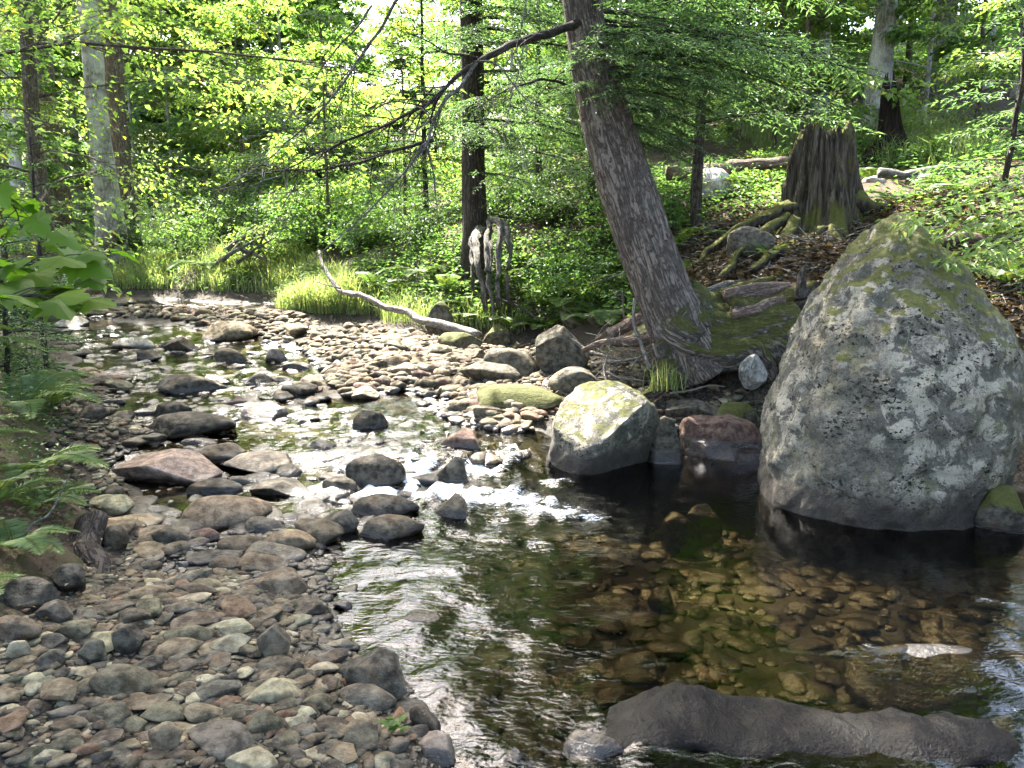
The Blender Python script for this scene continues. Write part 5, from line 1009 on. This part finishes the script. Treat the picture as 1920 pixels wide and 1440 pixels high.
for k, px, Y, sc_, lab in FER: plant(k, gpt(px, Y), rp.uniform(0, 6.28), sc_, lab, 'fern', 'ferns of the banks')
for x, y, k, sc_, lab, cat_ in [(-2.45, 3.5, 'fern3', .8, 'green fern leaning out over the near left stones', 'fern'), (-2.75, 3.75, 'fern1', .8, 'fern on top of the left bank', 'fern'), (-2.1, 3.5, 'fern2', .65, 'fern hanging over the mossy root stub', 'fern'), (-2.6, 4.3, 'fern1', .85, 'fern arching toward the pale flat stones', 'fern'), (-2.95, 5.2, 'fern3', .9, 'fern reaching over the left water edge', 'fern'), (-3.4, 5.9, 'fern2', 1.0, 'fern beside the bushy young hemlock', 'fern'), (-2.0, 2.75, 'fern3', .6, 'fern at the top of the near dirt bank', 'fern'), (-1.92, 3.02, 'fern1', .5, 'low fern in front of the dark bank rocks', 'fern'), (-2.15, 3.3, 'fern3', .65, 'fern between the root stub and the picture edge', 'fern'), (-2.3, 3.85, 'fern1', .7, 'fern overhanging the upper end of the root stub', 'fern'), (-1.85, 2.6, 'fern2', .5, 'small fern lowest on the near dirt bank', 'fern'), (-2.6, 3.0, 'fern1', .7, 'fern behind the near dirt bank', 'fern'), (-3.1, 5.0, 'hem4', .55, 'little hemlock drooping over the left water edge', 'young tree'), (-3.7, 6.5, 'hem4', .7, 'drooping hemlock before the bend of the left bank', 'young tree'), (-2.35, 3.05, 'fern2', .7, 'bright fern at the left picture edge above the dirt bank', 'fern'), (-3.2, 4.6, 'fern1', .9, 'fern farther along the left bank', 'fern'),
                               (-3.35, 4.9, 'hem4', .62, 'small hemlock on the left bank', 'young tree'), (-3.9, 5.6, 'hem4', .75, 'bushy young hemlock farther along the left bank', 'young tree'), (-4.7, 6.8, 'hem4', .8, 'young hemlock at the bend of the left bank', 'young tree'), (-4.1, 5.2, 'shr1', .8, 'leafy shrub on the left bank behind the hemlocks', 'shrub'), (-5.4, 7.8, 'shr2', .9, 'leafy shrub at the far bend of the left bank', 'shrub'), (-6.6, 9.4, 'shr1', .9, 'leafy shrub where the left bank meets the far water', 'shrub'), (-3.0, 3.9, 'shr1', .55, 'low shrub on the near left bank', 'shrub'), (-5.9, 8.4, 'hem4', .9, 'far young hemlock on the left bank', 'young tree')]:
    plant(k, (x, y, h1(x, y)), rp.uniform(0, 6.28), sc_, lab, cat_, 'plants of the left bank')
for k_, v in PROTO.items():
    if v[1] == 0:
        for c in list(v[0].children): bpy.data.objects.remove(c)
        bpy.data.objects.remove(v[0])
# boughs of the leaning hemlock, each a part of it
BG = []
for i in range(4):
    rs = np.random.RandomState(60+i); w_, _, P, A, LL = bough_geo(rs, 1.9, 1.35, 1.0, .2); nm = MB(); nn = np.repeat([[0, 0, 1.]], len(P), 0)+rs.normal(size=P.shape)*.2
    leaves(nm, P, A, nn, LL*1.1, .24, rs, .1, np.clip(rs.normal(.5, .15, len(P))+.2*(P[:, 0] > 1.3), 0, 1)); me = w_.mesh('bough'); me.materials.append(M['twig_dark']); mn = nm.mesh('needles', False); mn.materials.append(M['needle']); BG.append((me, mn))
def trunk_at(py):
    ys = [proj(p)[1] for p in LT]; i = np.argsort(ys); return np.array([np.interp(py, np.array(ys)[i], LT[i, k]) for k in range(3)])
for i, (py, az, e, sc_) in enumerate([b_ for b_ in [(40, 10, -.02, 1.0), (80, -35, .0, 1.0), (120, 200, -.05, .6), (110, -80, .0, .62), (150, -15, .02, 1.1), (160, -120, -.05, .5), (60, 60, .05, 1.1), (190, 30, .0, 1.05), (230, -20, -.1, .8), (10, -60, .05, 1.1), (-60, 0, .05, 1.3), (-90, 170, .1, 1.1), (-140, -50, .1, 1.3), (-200, 110, .1, 1.2), (-250, 220, .15, 1.1), (-320, -20, .15, 1.2), (-400, 70, .15, 1.1), (-480, 180, .2, 1.0), (-560, -80, .2, .9), (-20, 130, 0, 1.0), (260, 15, -.1, .75), (95, 25, -.03, 1.15), (135, -50, -.02, .9), (175, -70, -.08, .7), (205, 55, -.05, .9), (70, -10, .0, 1.3), (20, 20, .0, 1.3), (-110, 45, .1, 1.5), (-170, -10, .1, 1.5), (-230, 60, .12, 1.6), (-280, 140, .12, 1.5), (-300, -60, .12, 1.5), (-350, 200, .15, 1.4), (-380, 20, .15, 1.4), (-430, -120, .2, 1.4), (-450, 110, .2, 1.3), (-520, 30, .2, 1.3), (-600, 180, .25, 1.1), (-640, 60, .25, 1.0), (-680, -60, .3, .9), (-60, 190, .05, 1.0)] if b_[0] > 60 or b_[1] < 95]+[(55, -5, 0, 1.2), (100, 5, -.02, 1.25), (130, 35, 0, 1.3), (165, 10, -.03, 1.25), (145, -30, -.02, 1.2), (200, 10, -.06, 1.1), (220, 40, -.08, 1.0), (85, 70, 0, 1.2), (125, 150, -.06, .55), (90, -60, 0, .9)]):
    p = trunk_at(py)-LB; me, mn = BG[i % 4]; o = link('bough', me, None, lt); o.location = tuple(p); o.rotation_euler = (rp.uniform(-.15, .15), -e, R(az)); o.scale = (sc_*((.5 if -45 < az < 65 else .76) if py > 100 else .85),)*3
    n_ = link('needles', mn, None, o)
th0 = [o for o in COL.objects if str(o.get('label', '')).startswith('tall dark hemlock')][0]; th0.rotation_euler = (0, 0, 0)
for i, (z_, az, sc_) in enumerate([(1.5, -20, .95), (2.0, -85, .9), (2.6, -95, .85), (3.2, -80, .9), (3.8, -95, .8), (1.7, -75, .8), (4.3, -88, .8), (2.9, -65, 1.0), (1.7, -70, .85), (2.0, 20, 1.1), (2.3, -40, 1.1), (2.7, -90, .9), (2.9, 0, 1.2), (3.2, -55, 1.1), (3.5, 30, 1.2), (4.0, -25, 1.2), (4.4, -70, 1.1), (1.2, -45, .8), (2.2, -10, 1.2), (2.6, -30, 1.2), (3.1, -15, 1.25), (3.4, -75, 1.1), (2.8, 15, 1.2), (3.8, 10, 1.2), (1.8, 5, 1.1), (4.6, -10, 1.2), ]):
    me, mn = BG[i % 4]; o = link('bough', me, None, th0); o.location = (0, 0, z_); o.rotation_euler = (rp.uniform(-.15, .15), .06, R(az)); o.scale = (sc_, sc_, sc_); link('needles', mn, None, o)
# pale arching roots under the tall dark hemlock
th = [o for o in COL.objects if str(o.get('label', '')).startswith('tall dark hemlock')][0]; bpy.context.view_layer.update()
for i, pts in enumerate([[(905, 430, 9.7), (893, 460, 9.2), (897, 500, 8.9), (905, 540, 8.8)], [(915, 415, 9.7), (918, 450, 9.1), (915, 490, 8.85), (920, 545, 8.75)], [(918, 412, 9.7), (938, 420, 9.1), (934, 470, 8.85), (936, 530, 8.75)], [(925, 412, 9.7), (948, 425, 9.1), (954, 460, 8.9), (950, 520, 8.8)], [(895, 425, 9.7), (882, 450, 9.3), (886, 500, 8.95)]]):
    P = spline(np.array([at(*q) for q in pts]), 24)-np.array(th.location); m = MB(); P = np.concatenate([P, P[-1:]+[[.02, .03, -.25]]]); P = P+.03*np.stack([fbm(P*6+i, 3, i), fbm(P*6+5+i, 3, i), 0*P[:, 0]], -1); m.tube(P, np.linspace(.05, .03, 25)*(1-.12*i), 12, wob=.7, seed=i); o = m.build('root', M['bark_root_pale'], th); o.matrix_parent_inverse = th.matrix_world.inverted() @ Matrix.Translation(th.location)
# near foliage: maple leaves at the left edge, leaf sprays at the right edge
def maple_leaf(m, p, a, n, s, b):
    a = unit(np.array(a, float)); n = unit(np.array(n, float)-np.dot(n, a)*a); c = np.cross(n, a)
    pr = [(0, 0), (-.05, .22), (-.12, .5), (.12, .42), (.3, .62), (.38, .36), (.5, .42), (.62, .22), (.78, .2), (1, 0)]
    top = [(x, y) for x, y in pr]; bot = [(x, -y) for x, y in pr[1:-1]][::-1]; pts = top+bot
    V = np.array([p+a*s*x+c*s*y*.95-n*s*(.12*x*x+.35*abs(y)**1.6)+n*.0 for x, y in pts]); ce = np.array([p+a*s*.3+n*s*.02]); k = len(pts)
    m.add(np.concatenate([V, ce]), [[k, i, (i+1) % k] for i in range(k)], None, None, [b, rp.random()*.9, 0])
def leafy_branch(name, pts, label, leaf, size, n, rs, cat='branch', r=.006, spread=.16, maple=True, up=(0, -.35, 1)):
    P = spline(np.array([at(*q) for q in pts]), 30); base = P[0].copy(); P = P-base; o = empty(name, base, 0, label, cat); m = MB(); m.tube(P, np.linspace(r, .0015, 30), 6); lm = MB()
    for i in range(n):
        j = int(np.clip((.15+.85*(i+.5)/n)*29, 0, 28)); d = unit(P[j+1]-P[j]); s_ = unit(np.cross(d, [0, 0, 1]))*(1 if i % 2 else -1); st = rs.uniform(.3, 1)*spread; tip = P[j]+(s_*.8+d*.6)*st+rs.normal(size=3)*.02; m.tube(np.array([P[j], (P[j]+tip)/2+[0, 0, .01], tip]), [.0022, .0016, .0012], 4, cap=False)
        if maple: maple_leaf(lm, tip, s_*.7+d*.5+rs.normal(size=3)*.2+[0, 0, -.25], np.array(up)+rs.normal(size=3)*.25, size*rs.uniform(.75, 1.2), float(np.clip(rs.normal(.5, .2), 0, 1)))
    m.build('stem', M['twig_dark'], o); lm.build('leaves', M[leaf], o, False); return o
rs = np.random.RandomState(9)
leafy_branch('maple_branch', [(-160, 560, 2.4), (-40, 510, 2.4), (60, 496, 2.45), (170, 490, 2.5)], 'branch of large sunlit maple leaves at the left edge, uppermost one', 'leaf_maple', .12, 17, rs)
leafy_branch('maple_branch', [(-200, 640, 2.2), (-90, 590, 2.2), (0, 560, 2.2), (80, 555, 2.25)], 'branch of large sunlit maple leaves at the left edge, lower one', 'leaf_maple', .125, 16, rs)
leafy_branch('maple_branch', [(-150, 300, 3.0), (-60, 330, 3.0), (20, 380, 3.05), (40, 430, 3.1)], 'small cluster of maple leaves high at the left edge', 'leaf_maple', .1, 14, rs)
def frond_spray(label, px, py, Y, L, rz, n, seed, scale=1., tiltx=.3):
    rs = np.random.RandomState(seed); o = empty('leaf_spray', at(px, py, Y), 0, label, 'branch'); m = MB(); lm = MB(); ax = np.stack([np.linspace(0, -L, 20), .0*np.linspace(0, 1, 20), -.25*L*np.linspace(0, 1, 20)**1.6+.05], -1); ax[:, 2] += np.linspace(0, -rz*L, 20); m.tube(ax, np.linspace(.005, .001, 20), 5); P0, D, LL = [], [], []
    for i in range(n):
        s = .12+.88*(i+.5)/n; p = np.array([np.interp(s*L, -ax[::1, 0], ax[:, k]) for k in range(3)]); sg = 1 if i % 2 else -1; P0.append(p); D.append(np.array([-.8, sg*.75, -.12+.06*rs.normal()])); LL.append(.32*L*(1.05-.7*s))
    sprays(lm, rs, np.array(P0), np.array(D), np.array(LL), 13, .052*scale, .42, droop=.12, spread=.012, b0=.7, tilt=.15); m.build('stem', M['twig'], o); lm.build('leaves', M['leaf_bright'], o, False); o.rotation_euler = (tiltx, 0, 0); return o
frond_spray('bright feathery leaf spray at the right edge above the boulder shoulder', 1990, 345, 4.2, .75, .12, 17, 1)
frond_spray('second feathery leaf spray just below the bright one at the right edge', 2010, 395, 4.3, .7, .05, 15, 2)
frond_spray('lower feathery leaf spray hanging right of the huge boulder', 1990, 445, 4.1, .5, .12, 13, 3)
frond_spray('lowest feathery leaf spray over the mossy slope at the right edge', 2000, 470, 4.6, .6, .1, 12, 4)
# small green sprig beside the orange stone
o = empty('sprig', flat(738, 1375, .1), 0, 'small green sprig growing between stones at the near water edge', 'plant'); lm = MB(); rs = np.random.RandomState(3)
for i in range(9): maple_leaf(lm, np.array([rs.normal()*.01, rs.normal()*.01, .01+.004*i]), [math.cos(i*2.4), math.sin(i*2.4), .5], [0, 0, 1], rs.uniform(.025, .04), .5)
lm.build('leaves', M['fern'], o, False)
# ------------------------------------------------------------------ ground cover, one mass each
def patch(poly, n, rs, dry=True):
    X, Y, Z, _ = field(poly, n, 1, 1, rs, 1, True); 
    if dry: ok = Z > wl(Y)+.12; X, Y, Z = X[ok], Y[ok], Z[ok]
    return np.stack([X, Y, Z], -1)
rs = np.random.RandomState(12)
G1 = [(165, 560), (185, 520), (330, 490), (560, 495), (640, 530), (700, 600), (640, 600), (560, 582), (430, 572), (330, 568), (240, 556)]
g = patch(G1, 26000, rs); m = MB()
def blades(m, P, h, w, rs, b0=.5):
    n = len(P); az = rs.uniform(0, 6.28, n); d = np.stack([np.cos(az), np.sin(az), 0*az], -1); s_ = np.stack([-np.sin(az), np.cos(az), 0*az], -1)*w; hh = h*rs.uniform(.45, 1.2, n)[:, None]; bend = rs.uniform(.15, 1.1, n)[:, None]*hh; u = np.array([0, 0, 1.])
    V = np.stack([P-s_, P+s_, P+u*hh*.6+d*bend*.3-s_*.8, P+u*hh*.6+d*bend*.3+s_*.8, P+u*hh*(1-.25*bend/hh)+d*bend], 1).reshape(-1, 3); i = np.arange(n)*5; b = np.clip(rs.normal(b0, .2, n), 0, 1)
    m.add(V, np.stack([i+2, i+3, i+4], -1), np.stack([i, i+1, i+3, i+2], -1), None, np.repeat(np.stack([b, rs.rand(n), 0*b], -1), 5, 0))
cl = fbm(g*1.5, 3, 4); g = g[cl+.35*rs.normal(size=len(g)) > -.25]; cl = fbm(g*.9, 3, 8)
for q_, hh_, bb_ in ((cl < -.1, .2, .75), ((cl >= -.1) & (cl < .3), .31, .6), (cl >= .3, .42, .45)): blades(m, g[q_], hh_, .0055, rs, bb_)
g2 = patch([(1380, 250), (1650, 230), (1800, 260), (1900, 300), (1700, 320), (1600, 300), (1450, 300)], 5000, rs); blades(m, g2, .4, .006, rs, .35)
g3 = patch([(600, 530), (720, 560), (850, 590), (980, 600), (990, 630), (850, 620), (700, 605)], 2500, rs); blades(m, g3, .3, .004, rs, .25)
tag(m.build('grass', M['grass'], None, False), kind='stuff')
c_ = at(1250, 730, 5.95); m = MB(); blades(m, c_+rs.normal(size=(90, 3))*np.array([.07, .05, .01]), .22, .003, rs, .3); o = m.build('grass_tuft', M['grass'], None, False); tag(o, 'tuft of green grass hanging below the roots of the leaning trunk', 'grass tuft')
def cover(name, polys, mat, size, hmax, W=.6, b0=.45):
    m = MB()
    for poly, n in polys:
        P = patch(poly, n, rs); k = len(P); P = np.repeat(P, 5, 0)+rs.normal(size=(k*5, 3))*np.array([.06, .06, 0]); P[:, 2] += hmax*rs.rand(len(P))**1.4*np.repeat(.4+.6*rs.rand(k), 5); a = rs.uniform(0, 6.28, len(P)); A = np.stack([np.cos(a), np.sin(a), rs.uniform(-.4, .4, len(P))], -1); N = np.array([0, 0, 1.])+rs.normal(size=P.shape)*.45
        leaves(m, P, A, N, size*rs.uniform(.6, 1.4, len(P)), W, rs, b=np.clip(np.repeat(rs.normal(b0, .18, k), 5)+rs.normal(size=len(P))*.1, 0, 1))
    return tag(m.build(name, M[mat], None, False), kind='stuff')
BANK = [(650, 510), (780, 455), (900, 440), (1000, 460), (1160, 430), (1210, 560), (1190, 600), (1050, 610), (900, 615), (780, 590), (690, 585)]
UP = [(200, 490), (560, 490), (780, 450), (900, 420), (1160, 400), (1160, 330), (900, 330), (500, 400), (200, 430), (0, 430), (0, 480)]
HILL = [(1180, 340), (1300, 330), (1480, 300), (1640, 260), (1920, 240), (1920, 320), (1700, 330), (1450, 330), (1300, 380)]
SLOPE = [(1220, 560), (1300, 430), (1450, 400), (1620, 400), (1900, 330), (1920, 700), (1700, 560), (1500, 520), (1350, 560)]
cover('undergrowth', [(BANK, 2000), (UP, 3400), (G1, 900), ([(1190, 330), (1480, 325), (1490, 410), (1250, 470)], 700), (HILL, 1800), ([(1600, 400), (1920, 300), (1920, 620), (1800, 500)], 250)], 'leaf', .055, .32)
X = rs.uniform(-26, 26, 26000); Y = rs.uniform(16, 42, 26000); ok = np.abs(X) < Y*.72; P = np.stack([X[ok], Y[ok], H(X[ok], Y[ok])], -1); k = len(P); P = np.repeat(P, 3, 0)+rs.normal(size=(k*3, 3))*np.array([.15, .15, 0]); P[:, 2] += rs.rand(len(P))**1.3*.7
a = rs.uniform(0, 6.28, len(P)); m = MB(); leaves(m, P, np.stack([np.cos(a), np.sin(a), rs.uniform(-.4, .4, len(P))], -1), np.array([0, 0, 1.])+rs.normal(size=P.shape)*.5, rs.uniform(.09, .2, len(P)), .6, rs, b=np.clip(np.repeat(rs.normal(.45, .2, k), 3), 0, 1)); tag(m.build('forest_undergrowth', M['leaf'], None, False), kind='stuff')
cover('moss_leaves', [([(0, 640), (90, 650), (110, 760), (90, 840), (150, 960), (90, 1010), (0, 960)], 1300)], 'leaf_deep', .03, .22)
cover('bank_litter', [([(0, 960), (130, 960), (215, 1090), (150, 1130), (0, 1200)], 120)], 'litter', .022, .015, .6)
cover('fallen_leaves', [(SLOPE, 3800), ([(1190, 330), (1480, 325), (1490, 410), (1250, 470)], 700), (HILL, 900), (UP, 1500)], 'litter', .06, .03, .62)
m = MB(); P = patch(SLOPE, 700, rs)
for p in P:
    a = rs.uniform(0, 6.28); L = rs.uniform(.1, .55); d = np.array([math.cos(a), math.sin(a), rs.normal()*.25]); q = p+[0, 0, .03]+d*np.linspace(-L/2, L/2, 4)[:, None]+rs.normal(size=(4, 3))*.02; m.tube(q, rs.uniform(.002, .007), 4)
tag(m.build('twig_litter', M['twig']), kind='stuff')
EXPOSURE = 3.45
# ------------------------------------------------------------------ what each cobble is next to
MARK = {'broad pale pinkish': 'broad pinkish boulder', 'pale flat stone just': 'pale shallows stone', 'long brown oval': 'long brown oval stone', 'brown oval stone leaning': 'brown stone over the pool', 'blocky brown stone with': 'blocky whitewater stone', 'long dark slab sloping': 'sloping dark slab',
        'long low dark slab': 'low riffle slab', 'dark tilted shard': 'dark tilted shard of rock', 'large tan boulder': 'large tan boulder', 'flat sun bleached': 'sun bleached flat stone', 'bright white round': 'white driftwood stone', 'large olive brown': 'olive domed stone', 'cream coloured knobbly': 'cream knobbly stone',
        'pale wedge': 'pale wedge stone', 'dark charcoal': 'dark charcoal stone', 'big dark layered': 'big dark layered boulder', 'grey green rounded': 'grey green rounded stone', 'long pale slab tipped': 'tipped pale slab', 'blocky pinkish brown': 'pinkish pool block', 'long smooth grey': 'long smooth grey stone', 'flat olive tan': 'flat olive tan stone',
        'bluish grey egg': 'bluish egg shaped stone', 'pale olive oval': 'pale olive oval stone', 'long low boulder thickly': 'mossy long boulder', 'long low grey boulder': 'long low grey boulder', 'flat dark mossy': 'flat mossy boulder', 'angular flat topped': 'angular flat topped stone', 'pink round': 'pink round stone', 'small dark red': 'small dark red stone', 'dark blocky stone at': 'blocky riffle stone', 'cream flat stone': 'cream flat stone'}
LM = []
for o in COL.objects:
    for k_, v in MARK.items():
        if str(o.get('label', '')).startswith(k_): LM.append((v, proj(np.array(o.location))))
CN = dict(tan='tan', brown='brown', grey='grey', olive='olive', rusty='rusty', dark='dark grey', cream='cream', pinkish='pinkish', reddish='dark red', pale='pale', orange='orange')
info = {}
for o, s_, col, sh, place, x, y in sc:
    u, v, f = proj(np.array(o.location)); near = sorted(LM, key=lambda q: math.hypot(q[1][0]-u, 2*(q[1][1]-v)))[0]; du, dv = u-near[1][0], 2*(v-near[1][1]); a = math.degrees(math.atan2(dv, du)) % 360
    rel = ['right of', 'in front and right of', 'in front of', 'in front and left of', 'left of', 'behind and left of', 'behind', 'behind and right of'][int((a+22.5)//45) % 8]
    px_w = s_*F/f; sz = 'tiny' if px_w < 24 else 'small' if px_w < 38 else 'medium' if px_w < 58 else 'large'
    info.setdefault('%s %s %s %s the %s' % (sz, CN[col], 'slab' if sh == 'slab' else 'cobble', rel, near[0]), []).append((math.hypot(du, dv), o))
ORD = ['nearest', 'second nearest', 'third nearest', 'fourth nearest', 'fifth nearest', 'sixth nearest', 'seventh nearest', 'eighth nearest', 'ninth nearest', 'tenth nearest']
for lab, L_ in info.items():
    L_.sort(key=lambda q: q[0])
    for i, (_, o) in enumerate(L_): o['label'] = lab if len(L_) == 1 else ORD[min(i, 9)]+' '+lab
# ------------------------------------------------------------------ light
SUN_EL, SUN_AZ = R(53), R(-27)      # azimuth from +Y towards +X
w = bpy.data.worlds.new('World'); S.world = w; w.use_nodes = True
nt = w.node_tree; bg = nt.nodes['Background']; sky = nt.nodes.new('ShaderNodeTexSky'); sky.sky_type = 'NISHITA'; sky.sun_disc = False
sky.sun_elevation = SUN_EL; sky.sun_rotation = SUN_AZ; sky.air_density = 1.0; sky.dust_density = 4.0; sky.ozone_density = 1
nt.links.new(sky.outputs[0], bg.inputs[0]); bg.inputs[1].default_value = .15
sl = bpy.data.lights.new('sun', 'SUN'); sl.energy = 5.0; sl.angle = R(.6); sl.color = (1, .95, .86)
so = bpy.data.objects.new('sun', sl); COL.objects.link(so)
sd = Vector((math.sin(SUN_AZ)*math.cos(SUN_EL), math.cos(SUN_AZ)*math.cos(SUN_EL), math.sin(SUN_EL)))
so.rotation_euler = sd.to_track_quat('Z', 'Y').to_euler(); so.location = sd*40
S.view_settings.view_transform = 'Standard'; S.view_settings.look = 'None'; S.view_settings.exposure = EXPOSURE; S.view_settings.gamma = 1
cy = S.cycles; cy.max_bounces = 8; cy.diffuse_bounces = 4; cy.glossy_bounces = 3; cy.transmission_bounces = 4; cy.transparent_max_bounces = 10
cy.use_denoising = True; cy.caustics_reflective = False; cy.sample_clamp_indirect = 6
try: cy.denoiser = 'OPENIMAGEDENOISE'
except Exception: pass
